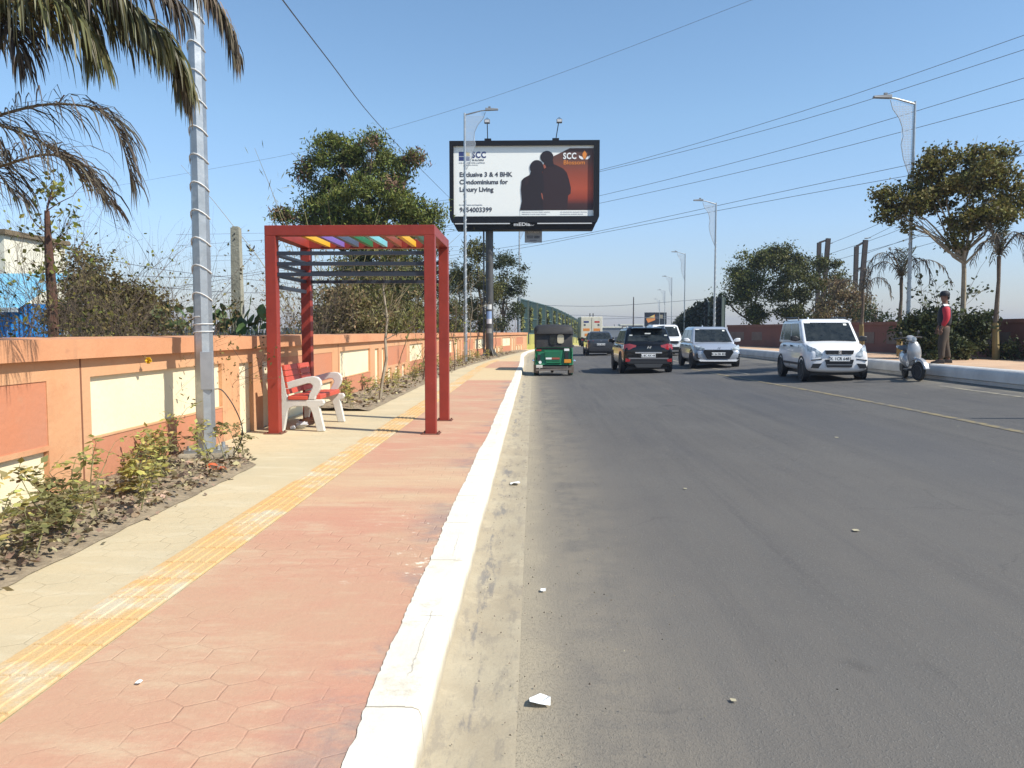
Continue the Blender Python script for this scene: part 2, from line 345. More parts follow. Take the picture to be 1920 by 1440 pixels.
mearth = mat('dry_earth', (.2, .17, .11), .95, c2=(.12, .12, .06), vs_=.2, bump=.3, bs_=3)
# ------------------------------------------------------------------ ground, road, pavements
gb = MB(); gx = [-2500, -900, -400, -200, -100, -60, -30, -12, 0, 12, 30, 60, 100, 200, 400, 900, 2500]; gy = [-300, -60, 0, 20, 40, 60, 80, 100, 120, 138, 160, 180, 200, 230, 300, 500, 900, 1600, 3000]
gv = [(x, y, dz(y)-.5-(.3 if y > 60 else 0)) for y in gy for x in gx]
gf = [(i*17+j, i*17+j+1, (i+1)*17+j+1, (i+1)*17+j) for i in range(len(gy)-1) for j in range(16)]
tag(gb.add(gv, gf).build('ground', mearth, fix=False), kind='structure')
sheet('road', [lambda y, k=k: (kerbL(y)+.305)+(kerbR(y)+.25-kerbL(y)-.305)*k/16 for k in range(17)], YFAR, MATS['asphalt'], rz)
sheet('gutter', [lambda y, k=k: kerbL(y)+k for k in (.0, .06, .14, .235, .3, .31, .335)], YFAR, MATS['gutter_concrete'], lambda x, y: rz(x, y)+float(np.interp(x-kerbL(y), [0, .06, .14, .235, .3, .31, .335], [.03, .012, .0, .001, .003, .003, .002])))
sheet('pavement', [lambda y, k=k: wallL(y)-.02+(kerbL(y)-.02-wallL(y)+.02)*k/6 for k in range(7)], [y for y in YS], mcream, lambda x, y: pz(y))
def redL(y): return min(-1.8+1.75*sm(30, 60, y)+bsL(y)*.9, kerbL(y)-.5)
sheet('red_pavement', [lambda y, k=k: redL(y)+(kerbL(y)-.165-redL(y))*k/4 for k in range(5)], [y for y in YS if y < 46], mred, lambda x, y: pz(y)+.004)
# tactile strip: four raised bars on each 0.3 m tile
tb = MB(); rr = random.Random(3); y = -4.0
while y < 38:
    x1 = redL(y+.15)-.005; dx = redL(y+.3)-redL(y)
    for k in range(5):
        xc = x1-.035-k*.063+rr.uniform(-.002, .002); w = .021; zt = .182+rr.uniform(-.001, .001)
        y0, y1 = y+.006, y+.296
        tb.hexa([(xc-w-.004, y0, .17), (xc+w+.004, y0, .17), (xc+w+.004+dx, y1, .17), (xc-w-.004+dx, y1, .17), (xc-w, y0+.005, zt), (xc+w, y0+.005, zt), (xc+w+dx, y1-.005, zt), (xc-w+dx, y1-.005, zt)])
    tb.add([(x1-.325, y, .1755), (x1, y, .1755), (x1+dx, y+.3, .1755), (x1-.325+dx, y+.3, .1755)], [(0, 1, 2, 3)])
    y += .3
tag(tb.build('tactile_paving', mtact, fix=False), kind='structure')
# kerb: rounded painted stones with a ragged slop of paint over the paving
kb = MB(); ys = [y/2 for y in range(-16, 121)]+YFAR[len(YS):-3]
prof = [(-.17, .177), (-.03, .179), (-.008, .172), (.002, .15), (.008, .08), (.014, -.02)]
vs_k = []; 
for y in ys:
    j = rr.uniform(-.01, .01)
    for k, (a, h) in enumerate(prof): vs_k.append((kerbL(y)+a+(j if k > 1 else 0)*.5, y, h+dz(y)+(.0 if k else 0)))
kb.add(vs_k, [(i*6+j, i*6+j+1, (i+1)*6+j+1, (i+1)*6+j) for i in range(len(ys)-1) for j in range(5)])
y = -1.; sv = []; e = .19
while y < 30:
    e += rr.uniform(-.0035, .0035)+(.19-e)*.01; e = min(.215, max(.17, e)); sv += [(kerbL(y)-e-rr.uniform(0, .007), y, .1785), (kerbL(y)-.15, y, .1795), (kerbL(y)-.055, y, .1805)]; y += .03
n = len(sv)//3; kb.add(sv, [(i*3+j, i*3+j+1, i*3+j+4, i*3+j+3) for i in range(n-1) for j in (0, 1)])
tag(kb.build('kerb', mwhite, smooth=True, flat=50, fix=False), kind='structure')
# right side: high whitewashed kerb and paving
mkg = mat('kerb_weathered_white', (.62, .6, .56), .8, c2=(.45, .44, .42), vs_=1.5, bump=.3, bs_=20)
kb = MB(); ys = [4+y for y in range(0, 60)]; prof = [(0.02, -.03), (0, .08), (-.03, .1), (-.02, .2), (0, .29), (.05, .345), (.12, .366), (.28, .366)]
vs_k = [(kerbR(y)+a, y, rz(kerbR(y), y)+h) for y in ys for a, h in prof]
kb.add(vs_k, [(i*8+j, i*8+j+1, (i+1)*8+j+1, (i+1)*8+j) for i in range(len(ys)-1) for j in range(7)])
tag(kb.build('kerb_right', mkg, smooth=True, flat=45), kind='structure')
mpr = mat('right_paving', (.62, .42, .26), .85, c2=(.5, .31, .19), vs_=.7, dirt=((.3, .22, .15), .9, .5, .7))
def wr2(y): return wallR(min(y, 47)) if y < 47 else kerbR(y)+1.4
sheet('pavement_right', [lambda y, k=k: kerbR(y)+.25+(wr2(y)+.3-kerbR(y)-.25)*k/3 for k in range(4)], [y for y in YS if y > 3], mpr, lambda x, y: prz(y))
# lane lines
myl = mat('yellow_line_paint', (.25, .195, .09), .8, c2=(.17, .145, .1), vs_=3, dirt=((.1, .095, .09), 6, .47, .58))
mye = mat('faded_line_paint', (.33, .29, .2), .8, c2=(.18, .165, .14), vs_=5, dirt=((.12, .115, .11), 5, .5, .6))
def cl(y): return 6.6-.75*sm(12, 32, y)+bsL(y)*1.1
def line(name, f, w, y0, y1, m, st=1.):
    ys = np.arange(y0, y1+.01, st); sheet(name, [lambda y: f(y)-w/2, lambda y: f(y)+w/2], list(ys), m, lambda x, y: rz(x, y)+.006)
line('centre_line', cl, .13, 4, 58, myl); line('centre_line', lambda y: cl(y)+.75, .12, 25, 58, mye)
line('edge_line', lambda y: 9.15+bsR(y), .12, 13, 18, mye)
# ------------------------------------------------------------------ left boundary wall
mpeach = mat('peach_plaster', (.59, .3, .145), .85, c2=(.57, .33, .18), vs_=1.1, bump=.25, bs_=18, dirt=((.5, .2, .09), .8, .55, .8))
def weather(m):
    t = m.node_tree; b = t.nodes['Principled BSDF']; src = b.inputs['Base Color'].links[0].from_socket
    tc = node(t, 'ShaderNodeTexCoord'); ge = node(t, 'ShaderNodeNewGeometry'); sp = node(t, 'ShaderNodeSeparateXYZ'); t.links.new(ge.outputs['Position'], sp.inputs[0]); P = ge.outputs['Position']
    spl = M_(t, 'MULTIPLY', rng_(t, M_(t, 'ADD', sp.outputs[2], M_(t, 'MULTIPLY', noise(t, P, 4, 6, .7), -.3)), .22, .02), noise(t, P, 9, 7, .75, .35, .6))
    dr = M_(t, 'MULTIPLY', noise(t, P, 7, 5, .6, .56, .72, stretch=(1, 1.2, .1)), rng_(t, noise(t, P, .8, 3), .45, .6))
    c = mixc(t, M_(t, 'MULTIPLY', spl, .7), src, (.3, .2, .12)); c = mixc(t, M_(t, 'MULTIPLY', dr, .35), c, (.3, .17, .1))
    pe = noise(t, P, 5, 8, .8, .685, .7); c = mixc(t, M_(t, 'MULTIPLY', pe, .6), c, (.6, .5, .38))
    t.links.new(c, b.inputs['Base Color']); return m
weather(mpeach)
mcope = mat('peach_coping', (.59, .29, .145), .85, c2=(.53, .23, .11), vs_=.9, bump=.3, bs_=14, dirt=((.42, .2, .11), 3, .62, .75))
mcr = mat('cream_panel', (.78, .68, .46), .85, c2=(.72, .61, .4), vs_=1.3, bump=.2, bs_=20, dirt=((.55, .4, .24), 1.7, .66, .8))
mor = mat('orange_panel', (.52, .2, .1), .85, c2=(.48, .21, .12), vs_=1.2, bump=.25, bs_=18, dirt=((.45, .24, .14), 2.2, .6, .75))
weather(mor); weather(mcope); openings = []; s0 = 6.42-8.65*2
while s0 < 58:
    openings += [(s0+.15, s0+2.98, .6, 1.12, .045, 'c'), (s0+.15, s0+2.98, .12, .585, .008, 'o'), (s0+3.54, s0+4.0, .12, 1.1, .045, 'c'), (s0+4.4, s0+4.75, .12, 1.1, .045, 'c'), (s0+5.2, s0+8.2, .62, 1.12, .008, 'o')]
    if s0 > 12: openings += [(s0+5.2, s0+5.7, .12, .56, .045, 'c'), (s0+6.3, s0+6.8, .12, .56, .045, 'c'), (s0+7.4, s0+7.9, .12, .56, .045, 'c')]
    else: openings += [(s0+5.2, s0+8.2, .12, .58, .045, 'c')]
    s0 += 8.65
openings = [o for o in openings if o[0] > -6 and o[1] < 60]
wall = thing('boundary_wall', 'long low peach boundary wall with cream and orange panels beside the left pavement', 'wall', (wallL(10), 10, 0))
def slab(mb, s0, s1, a, b, z0, z1, step=3.):
    n = max(1, int(math.ceil((s1-s0)/step)))
    for i in range(n):
        p, q = s0+(s1-s0)*i/n, s0+(s1-s0)*(i+1)/n
        mb.hexa([(wallL(p)+a, p, z0), (wallL(p)+b, p, z0), (wallL(q)+b, q, z0), (wallL(q)+a, q, z0), (wallL(p)+a, p, z1), (wallL(p)+b, p, z1), (wallL(q)+b, q, z1), (wallL(q)+a, q, z1)])
wb = MB(); brk = sorted(set([-6., 60.]+[o[0] for o in openings]+[o[1] for o in openings]))
slab(wb, -6, 60, -.25, -.05, -.5, 1.28)
for p, q in zip(brk[:-1], brk[1:]):
    mid = (p+q)/2; zs = sorted((o[2], o[3]) for o in openings if o[0] < mid < o[1]); z = 0.
    for a, c in zs:
        if a-z > .001: slab(wb, p, q, -.05, 0, z, a)
        z = c
    slab(wb, p, q, -.05, 0, z, 1.28)
wb.build('wall_body', mpeach, wall, world=True)
cb = MB(); n = 44
for i in range(n):
    p, q = -6+66*i/n, -6+66*(i+1)/n; zt = 1.44
    cb.hexa([(wallL(p)-.3, p, 1.281), (wallL(p)+.075, p, 1.281), (wallL(q)+.075, q, 1.281), (wallL(q)-.3, q, 1.281), (wallL(p)-.3, p, zt+.015), (wallL(p)+.075, p, zt), (wallL(q)+.075, q, zt), (wallL(q)-.3, q, zt+.015)])
cb.build('coping', mcope, wall, world=True)
for (a, c, z0, z1, d, k) in openings:
    pb = MB(); slab(pb, a, c, -.049, -d, z0, z1); o = pb.build('recessed_panel', mcr if k == 'c' else mor, wall, world=True)
jb = MB()
for s in [6.42-8.65*k for k in range(-5, 2)]: slab(jb, s, s+.02, .0, .003, .1, 1.28)
jb.build('wall_joint', mat('joint_dark', (.2, .08, .04), .9), wall, world=True)
# right wall, in shade
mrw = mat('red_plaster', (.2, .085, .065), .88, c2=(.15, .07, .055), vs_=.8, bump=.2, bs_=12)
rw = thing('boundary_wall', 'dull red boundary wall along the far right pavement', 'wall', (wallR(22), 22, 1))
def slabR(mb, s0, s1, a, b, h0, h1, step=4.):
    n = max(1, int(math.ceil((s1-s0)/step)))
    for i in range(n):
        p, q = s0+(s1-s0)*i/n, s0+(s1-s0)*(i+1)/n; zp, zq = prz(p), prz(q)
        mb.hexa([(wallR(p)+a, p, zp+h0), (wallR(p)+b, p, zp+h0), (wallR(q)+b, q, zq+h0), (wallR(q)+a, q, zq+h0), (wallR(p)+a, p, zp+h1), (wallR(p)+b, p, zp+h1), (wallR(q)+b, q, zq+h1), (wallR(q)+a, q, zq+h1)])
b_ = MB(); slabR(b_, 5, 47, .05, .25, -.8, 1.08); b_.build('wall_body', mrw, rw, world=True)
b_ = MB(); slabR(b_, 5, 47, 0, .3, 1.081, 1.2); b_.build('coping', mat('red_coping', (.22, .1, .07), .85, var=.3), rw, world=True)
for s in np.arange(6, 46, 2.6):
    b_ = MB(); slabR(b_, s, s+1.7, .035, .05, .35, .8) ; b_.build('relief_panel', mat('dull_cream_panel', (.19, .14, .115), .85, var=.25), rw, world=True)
# ------------------------------------------------------------------ bridge fences
mfen = mat('teal_mesh_panel', (.075, .13, .125), .6, var=.25, metal=.2)
mfpo = mat('fence_post_green', (.12, .15, .12), .5, var=.2)
m, t, b, CO, X, Y, Z = newmat('yellow_parapet')
st = rng_(t, M_(t, 'PINGPONG', Y, .35), .1, .05); st = M_(t, 'MULTIPLY', st, rng_(t, M_(t, 'ADD', Z, M_(t, 'MULTIPLY', noise(t, CO, 1.7), .5)), .75, .85))
t.links.new(mixc(t, st, mixc(t, noise(t, CO, 1.), (.62, .56, .12), (.5, .45, .12)), (.03, .035, .03)), b.inputs['Base Color']); myel = m
mveg = mat('hanging_plants', (.12, .13, .035), .9, c2=(.2, .2, .06), vs_=5, island=.4)
mblk = mat('black_pocket', (.018, .02, .018), .8)
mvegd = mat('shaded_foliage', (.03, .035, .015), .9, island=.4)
def bridge_fence(label, fx, ylist, side, top=4.05):
    y0 = ylist[0]; f = thing('bridge_fence', label, 'fence', (fx(y0), y0, pz(y0)-.3)) ; s = side
    par = MB(); inner = MB(); gr = MB()
    for p, q in zip(ylist[:-1], ylist[1:]):
        L = [(fx(p), p, dz(p)), (fx(q), q, dz(q))]
        par.hexa([(L[0][0], p, L[0][2]-1), (L[0][0]+.25*s, p, L[0][2]-1), (L[1][0]+.25*s, q, L[1][2]-1), (L[1][0], q, L[1][2]-1), (L[0][0], p, L[0][2]+1.3), (L[0][0]+.25*s, p, L[0][2]+1.3), (L[1][0]+.25*s, q, L[1][2]+1.3), (L[1][0], q, L[1][2]+1.3)])
        a, c = L; n = max(2, int((q-p)/.35))
        for k in range(n):
            u = (k+.5)/n; x = a[0]+(c[0]-a[0])*u; yy = p+(q-p)*u; z = a[2]+(c[2]-a[2])*u
            gr.box(x+.06*s-.02, x+.06*s+.02, yy-.06, yy+.06, z+1.3, z+top-.05)
        for h in (1.35, 2.6, top):
            gr.bar((a[0]+.06*s, p, a[2]+h), (c[0]+.06*s, q, c[2]+h), .06, .09)
        gr.hexa([(a[0]+.1*s, p, a[2]+1.3), (a[0]+.12*s, p, a[2]+1.3), (c[0]+.12*s, q, c[2]+1.3), (c[0]+.1*s, q, c[2]+1.3), (a[0]+.1*s, p, a[2]+top), (a[0]+.12*s, p, a[2]+top), (c[0]+.12*s, q, c[2]+top), (c[0]+.1*s, q, c[2]+top)])
        MB().bar((a[0]-.02*s, p, a[2]+.5), (a[0]-.02*s, p, a[2]+top+.03), .14).build('post', mfpo, f, world=True)
        # planter strip: black pockets with shaggy green
        x = a[0]-.1*s; yy = p+1.1; z = a[2]; pk = MB(); 
        for k in range(6): pk.box(x-.08, x+.08, yy-.35, yy+.35, z+1.7+k*.32, z+1.85+k*.32)
        pk.box(x+.05*s, x+.07*s, yy-.4, yy+.4, z+1.6, z+3.6)
        pl = pk.build('planter', mblk, f, world=True)
        nf = 260 if side < 0 else 90; P = NR.uniform(-1, 1, (nf, 3))*np.array([.16, .75, .95])+np.array([x-.08*s, yy+.75, z+2.65]); A = NR.normal(0, .09, (nf, 3)); B = NR.normal(0, .09, (nf, 3))
        V = np.stack([P-A, P-B, P+A, P+B], 1).reshape(-1, 3)-np.array(f.location)
        npmesh('hanging_foliage', V, 4, mveg if side < 0 else mvegd, f)
    par.build('parapet', myel, f, world=True); gr.build('mesh_panel', mfen, f, world=True)
bridge_fence('tall green mesh fence with hanging planters on a yellow parapet, left side of the bridge', lambda y: bsL(y)-1.4-.7*(1-sm(60, 85, y)), list(np.arange(60.2, 141, 5.)), -1)
bridge_fence('tall dark shaded mesh fence on the right side of the bridge', lambda y: kerbR(y)+1.15, list(np.arange(47.2, 125, 5.)), 1, 3.5)
# ------------------------------------------------------------------ shelter
mredp = mat('red_paint', (.29, .038, .024), .45, c2=(.225, .03, .02), vs_=4, bump=.08, bs_=30, dirt=((.42, .2, .14), 11, .66, .76), spec=.4)
mgal0 = mat('plate_rusty', (.2, .08, .05), .7, var=.5, vs_=12); mslate = mat('slate_paint', (.03, .038, .055), .4, var=.2)
sh = thing('bus_shelter', 'open red square-tube pergola shelter with coloured roof slats on the left pavement', 'shelter', (-2.35, 11, PZ+.004))
NY, FY, LX, RX, HT = 10.2, 11.75, -3.38, -1.33, 2.86
w = .07; zt = HT; zb = zt-.13
for x, y in ((LX, NY), (RX, NY), (LX, FY), (RX, FY)):
    o = MB().box(x-w, x+w, y-w, y+w, .176, zb).build('post', mredp, sh, bevel=.006, world=True)
MB().box(LX-w, RX+w, NY-w, NY+w, zb, zt).build('roof_beam', mredp, sh, bevel=.006, world=True)
MB().box(LX-w, RX+w, FY-w, FY+w, zb, zt).build('roof_beam', mredp, sh, bevel=.006, world=True)
for x in (LX, RX): MB().box(x-w, x+w, NY+w, FY-w, zb+.002, zt-.002).build('roof_beam', mredp, sh, bevel=.005, world=True)
cols = [('yellow', (.75, .42, .03)), ('purple', (.2, .13, .42)), ('slate', (.07, .1, .15)), ('green', (.02, .16, .06)), ('cyan', (.2, .55, .6)), ('rust', (.26, .06, .03)), ('yellow', (.75, .42, .03)), ('dull_green', (.05, .13, .1))]
for x, y in ((LX, NY), (RX, NY), (LX, FY), (RX, FY)):
    bp_ = MB().box(x-.12, x+.12, y-.12, y+.12, .1745, .183)
    for q in ((-.095, -.095), (.095, -.095), (.095, .095), (-.095, .095)): bp_.lathe([(.012, .183), (.012, .2)], (x+q[0], y+q[1], 0), n=6)
    bp_.build('base_plate', mgal0, sh, world=True)
for i, (cn, c) in enumerate(cols):
    x = -3.03+i*.212
    tag(MB().box(x-.03, x+.03, NY+w, FY-w, zt-.115, zt-.035).build('roof_slat', mat(cn+'_slat_paint', c, .5, var=.1), sh, world=True), cn.replace('_', ' ')+' roof slat')
for i, z in enumerate((2.51, 2.375, 2.24, 2.09)):
    MB().box(LX-.02, LX+.02, NY+w, FY-w, z-.025, z+.025).build('side_rail', mslate, sh, world=True)
    if i < 3: MB().box(LX+w, RX-w, NY-.02, NY+.02, z-.024, z+.024).build('side_rail', mslate, sh, world=True); MB().box(LX+w, RX-w, FY-.02, FY+.02, z-.024, z+.024).build('side_rail', mslate, sh, world=True)
# ------------------------------------------------------------------ bench
mconc = mat('pale_cast_concrete', (.62, .6, .54), .75, c2=(.54, .52, .46), vs_=6, bump=.15, bs_=50, dirt=((.35, .33, .28), 9, .62, .75))
mseat = mat('coral_red_slats', (.58, .085, .045), .45, c2=(.5, .08, .05), vs_=5)
bn = thing('bench', 'cast concrete bench with red slatted seat and back inside the red shelter', 'bench', (-3.38, 10.38, PZ+.004))
def arc(cx, cz, r, a0, a1, n=7): return [(cx+r*math.cos(R(a0+(a1-a0)*i/(n-1))), cz+r*math.sin(R(a0+(a1-a0)*i/(n-1)))) for i in range(n)]
# lower frame: back leg, front leg, seat bearer
low = [(.0, 0), (.05, .0), (.1, .25)]+[(.13, .31), (.19, .335), (.37, .335), (.41, .31), (.44, .24)]+[(.5, 0), (.6, 0), (.53, .33), (.58, .345), (.6, .38), (.58, .42), (.12, .42), (.1, .52), (.04, .86), (-.04, .86), (.03, .4), (.0, .3)]
arm = [(.035, .5), (.09, .55), (.16, .575), (.38, .64)]+[(.42, .64), (.45, .61), (.44, .57), (.4, .5), (.385, .425)]+[(.475, .425), (.485, .47), (.54, .55)]+[(.565, .62), (.555, .68), (.515, .725), (.45, .735), (.36, .725), (.18, .68), (.07, .64), (.02, .62)]
for yy in (0, 1.12):
    MB().prism(low, 'y', yy, yy+.08).build('side_frame', mconc, bn, bevel=.008)
    MB().prism(arm, 'y', yy+.002, yy+.078).build('armrest', mconc, bn, bevel=.01)
for i in range(5):
    x = .13+i*.083; MB().box(x, x+.073, -.0+.082, 1.118, .422, .478+.002*i).build('seat_slat', mseat, bn, bevel=.008)
MB().box(.12, .38, -.012, .08, .424, .474).build('seat_slat', mseat, bn, bevel=.006)
for i in range(5):
    z = .5+i*.078; x = .1-.16*(z-.5)
    for a, c in ((.082, .5), (.54, .66), (.7, 1.118)) if False else ((.0, .56), (.585, .61), (.62, .645), (.68, 1.15)):
        MB().hexa([(x, a, z), (x+.035, a, z), (x+.035, c, z), (x, c, z), (x-.011, a, z+.07), (x+.024, a, z+.07), (x+.024, c, z+.07), (x-.011, c, z+.07)]).build('back_slat', mseat, bn, bevel=.004)
# rubbish and bag under the bench
mbag = mat('grey_plastic', (.5, .5, .5), .4, var=.3)
def crumple(name, x, y, z, r, m, label, cat, seed, fl=.6, parent=None):
    q = random.Random(seed); b = MB(); n = 9; v = []
    for i in range(5):
        for k in range(n):
            a = 2*math.pi*k/n; e = -1+2*(i+.5)/5; rr_ = r*math.sqrt(1-e*e)*q.uniform(.6, 1.25)
            v.append((x+rr_*math.cos(a), y+rr_*math.sin(a), z+r*fl*(e+1)*q.uniform(.85, 1.1)))
    b.loft([v[i*n:(i+1)*n] for i in range(5)])
    o = b.build(name, m); tag(o, label, cat); return o
crumple('plastic_bag', -3.2, 10.75, .17, .09, mbag, 'crumpled grey white plastic bag lying under the bench', 'bag', 3)
crumple('paper_wad', -3.28, 10.62, .17, .045, mat('white_paper', (.8, .8, .76), .8), 'small white paper wad beside the plastic bag under the bench', 'paper', 5)
mslab = mat('clay_brown', (.3, .16, .1), .85, var=.3)
crumple('broken_brick', -3.16, 10.98, .18, .11, mslab, 'brown broken brick in the shade under the bench', 'brick', 9)
# ------------------------------------------------------------------ near pole wound with wire
mgal = mat('galvanized_steel', (.42, .44, .45), .4, metal=.7, c2=(.3, .32, .33), vs_=6, dirt=((.62, .63, .62), 3, .52, .7), bump=.05, bs_=20)
mwire = mat('white_cable', (.7, .7, .68), .5, var=.2)
BX, BY = -3.33, 7.9
pl = thing('lamp_post', 'tall octagonal galvanized lamp post wound with white cable, nearest on the left', 'lamp post', (BX, BY, .2), rz=.2)
def octpole(h, r0, r1, n=8, z0=0.): return MB().lathe([(r0, z0), (r1, h)], n=n)
octpole(10.4, .096, .05, z0=.12).build('pole', mgal, pl)
MB().box(-.02, .1, -.094-.012, -.05, .72, 1.1).build('access_door', mat('door_steel', (.42, .44, .46), .45, metal=.5, var=.25), pl, bevel=.003)
MB().box(-.18, .18, -.18, .18, .09, .12).lathe([(.02, .12), (.02, .16)], (-.14, -.14, 0)).lathe([(.02, .12), (.02, .16)], (.14, -.14, 0)).lathe([(.02, .12), (.02, .16)], (.14, .14, 0)).build('base_plate', mgal, pl)
MB().box(-.24, .24, -.24, .24, -.25, .09).build('footing', mat('rough_concrete', (.34, .29, .21), .95, var=.4, bump=.8, bs_=14), pl, bevel=.03)
def spiral(z0, z1, pitch, r0, slope, n=14, r=.006, ph=0.):
    N = int((z1-z0)/pitch*n); q = random.Random(2)
    return [((r0-slope*z+.005)*math.cos(2*math.pi*i/n+ph), (r0-slope*z+.005)*math.sin(2*math.pi*i/n+ph), z) for i in range(N) for z in [z0+(z1-z0)*i/N]]
sl_ = (.096-.05)/10.4
def tiltspiral(z0, z1, pitch, ph, tilt=.1, n=16, r=.0065):
    N = int((z1-z0)/pitch*n); pts = []
    for i in range(N):
        z = z0+(z1-z0)*i/N; a = 2*math.pi*i/n+ph; rr_ = (.096-sl_*z)+.006; pts.append((rr_*math.cos(a), rr_*math.sin(a), z+tilt*math.cos(a+2.5)))
    return pts
MB().tube(tiltspiral(1.42, 10.2, .272, 0), .0068, 5).build('wound_cable', mwire, pl, smooth=True)
MB().tube(tiltspiral(1.25, 1.45, .075, 1, .012), .006, 5).build('wound_cable', mwire, pl, smooth=True)
cab = [at(393, 765, BY)+Vector((0, 0, 0))]
cabp = [(BX+.1, BY, .72+.2), (BX+.17, BY+.03, .9), (BX+.27, BY+.08, .72), (BX+.33, BY+.12, .5), (BX+.28, BY+.15, .32), (BX+.18, BY+.15, .18)]
def smooth_pts(p, n=6):
    p = [Vector(q) for q in p]; out = []
    for i in range(len(p)-1):
        a, b_, c, d = p[max(i-1, 0)], p[i], p[i+1], p[min(i+2, len(p)-1)]
        for k in range(n):
            u = k/n; out.append(.5*((2*b_)+(c-a)*u+(2*a-5*b_+4*c-d)*u*u+(3*b_-a-3*c+d)*u**3))
    out.append(p[-1]); return out
tag(MB().tube(smooth_pts(cabp), .006, 5).build('cable', mat('black_cable', (.02, .02, .02), .6), smooth=True), 'thin black cable looping from the nearest lamp post down to the planting bed', 'cable')
# ------------------------------------------------------------------ the other lamp posts
mlens = mat('lamp_grey', (.2, .21, .22), .5); mfilg = mat('filigree_panel', (.62, .66, .7), .5, metal=.3)
def lamp_post(x, y, z, zt, side, label, group=None, armz=.16, wound=True, r=.085, L=1.):
    """side=+1 arm towards +x"""
    h = zt-z; p = thing('lamp_post', label, 'lamp post', (x, y, z), group=group)
    octpole(h, r, r*.5).build('pole', mgal, p)
    MB().box(-.17, .17, -.17, .17, -.02, .03).build('base_plate', mgal, p)
    MB().tube([(0, 0, h-.08), (L*.7*side, 0, h+armz*.55), (L*side, 0, h+armz*.7)], [.032, .026, .024], 6).build('arm', mgal, p, smooth=True)
    hd = MB().hexa([(side*(L-.12), -.09, h+armz*.7-.02), (side*(L+.42), -.08, h+armz*.7+.0), (side*(L+.42), .08, h+armz*.7+.0), (side*(L-.12), .09, h+armz*.7-.02), (side*(L-.12), -.07, h+armz*.7+.09), (side*(L+.42), -.05, h+armz*.7+.06), (side*(L+.42), .05, h+armz*.7+.06), (side*(L-.12), .07, h+armz*.7+.09)]).build('lamp_head', mlens, p, bevel=.01)
    MB().box(-.05+side*(L+.05), .05+side*(L+.05), -.03, .03, h+armz*.7+.1, h+armz*.7+.15).build('sensor', mlens, hd)
    # filigree bracket: outline bar plus fine lattice inside
    prof = [(0, -2.9), (.06, -2.4), (.28, -2.1), (.52, -1.72), (.66, -1.3), (.56, -1.05), (.62, -.78), (.8, -.5), (1.15, -.22), (1.28, .04)]; prof = [(a*(L/1.45), c) for a, c in prof]
    f = MB().tube([(side*a, 0, h+c) for a, c in prof], .012, 4)
    def xmax(z): return float(np.interp(z, [c for a, c in prof], [a for a, c in prof]))
    f.build('bracket', mgal, p)
    la = MB(); k = -2.7
    while k < -.12:
        la.bar((0, 0, h+k), (side*xmax(k), 0, h+k), .006, .012)
        k += .05
    for q in np.arange(.06, 1.2, .045):
        zs = [z for z in np.arange(-2.8, .05, .03) if xmax(z) > q]
        if zs: la.bar((side*q, 0, h+min(zs)), (side*q, 0, h-.06+q*.12), .012, .006)
    la.build('filigree', mfilg, p)
    if wound:
        pts = []
        for i in range(int((h-3)/.3*8)):
            zz = 1.+i*.3/8; a = 2*math.pi*i/8; q = r*(1-.5*zz/h)+.008; pts.append((q*math.cos(a), q*math.sin(a), zz))
        MB().tube(pts, .009, 4).build('wound_cable', mwire, p)
    return p
p870 = at(873, 680, 34); lamp_post(p870.x, 34, PZ, at(868, 212, 34).z, 1, 'galvanized lamp post with filigree bracket standing in front of the billboard')
lamp_post(-1.05, 59, PZ, 10.7, 1, 'thin grey lamp post at the far end of the peach wall')
rl = [(12.2, 25, 'lamp post with filigree bracket beside the scooter, nearest on the right', 1716, 190), (10.45, 45, 'second lamp post on the right, in front of the dark tree', 1343, 380), (14.3, 73, 'third lamp post on the right, over the silver car', 1285, 475), (18.0, 102, 'fourth lamp post on the right, standing on the bridge', 1260, 520), (22.6, 135, 'fifth and faint lamp post on the right', 1247, 545), (27.3, 168, 'sixth lamp post on the right, small and hazy', 1237, 562)]
for x, y, lb, px, py in rl:
    q = at(px, py, y); lamp_post(q.x, y, prz(y) if y < 60 else dz(y), q.z, -1, lb, 'lamp posts along the right kerb', wound=y < 50, r=.07, L=.85)
# pole out of frame on the right whose shadow crosses the yellow line
up = thing('utility_pole', 'plain steel utility pole on the near right pavement', 'pole', (14.2, 9.3, .6)); MB().lathe([(.07, 0), (.05, 7.4)], n=10).build('shaft', mgal, up); MB().box(-.15, .15, -.15, .15, -.03, .03).build('base_plate', mgal, up)
# ------------------------------------------------------------------ billboard
mblack = mat('black_paint', (.008, .008, .01), .5, spec=.25); mprint = mat('white_vinyl', (.93, .93, .87), .5)
mpostbb = mat('dark_grey_column', (.05, .05, .05), .5, c2=(.08, .075, .07), vs_=3)
BYd = 41.; s41 = FPX/BYd
ctr = at(983, 405.8, BYd)
bb = thing('billboard', 'large black framed advertising billboard on a single dark column above the left pavement', 'billboard', (at(917, 670, BYd).x, BYd, PZ))
ox, oz = ctr.x-bb.location.x, ctr.z-PZ
def U(zx): return ox+(zx-945)/6.62/s41
def V_(zy): return oz+(965-zy)/6.62/s41
top = V_(55)
mprof = [(V_(965), 0)]
hb = oz
MB().lathe([(.2, 0), (.2, V_(1125)+.03)], (0, .55, 0), n=20).build('column', mpostbb, bb, smooth=True)
for k in range(4):
    a = k*math.pi/2+.5; MB().prism([(0, 0), (.32, 0), (0, .5)], 'y', -.012, .012).build('gusset', mpostbb, bb).matrix_local = Matrix.Translation((0, .55, 0)) @ Matrix.Rotation(a, 4, 'Z') @ Matrix.Translation((.19, 0, 0))
MB().tube([(-.3, .55, .2), (-.3, .6, V_(1125)+.02)], .045, 8).build('conduit', mpostbb, bb)
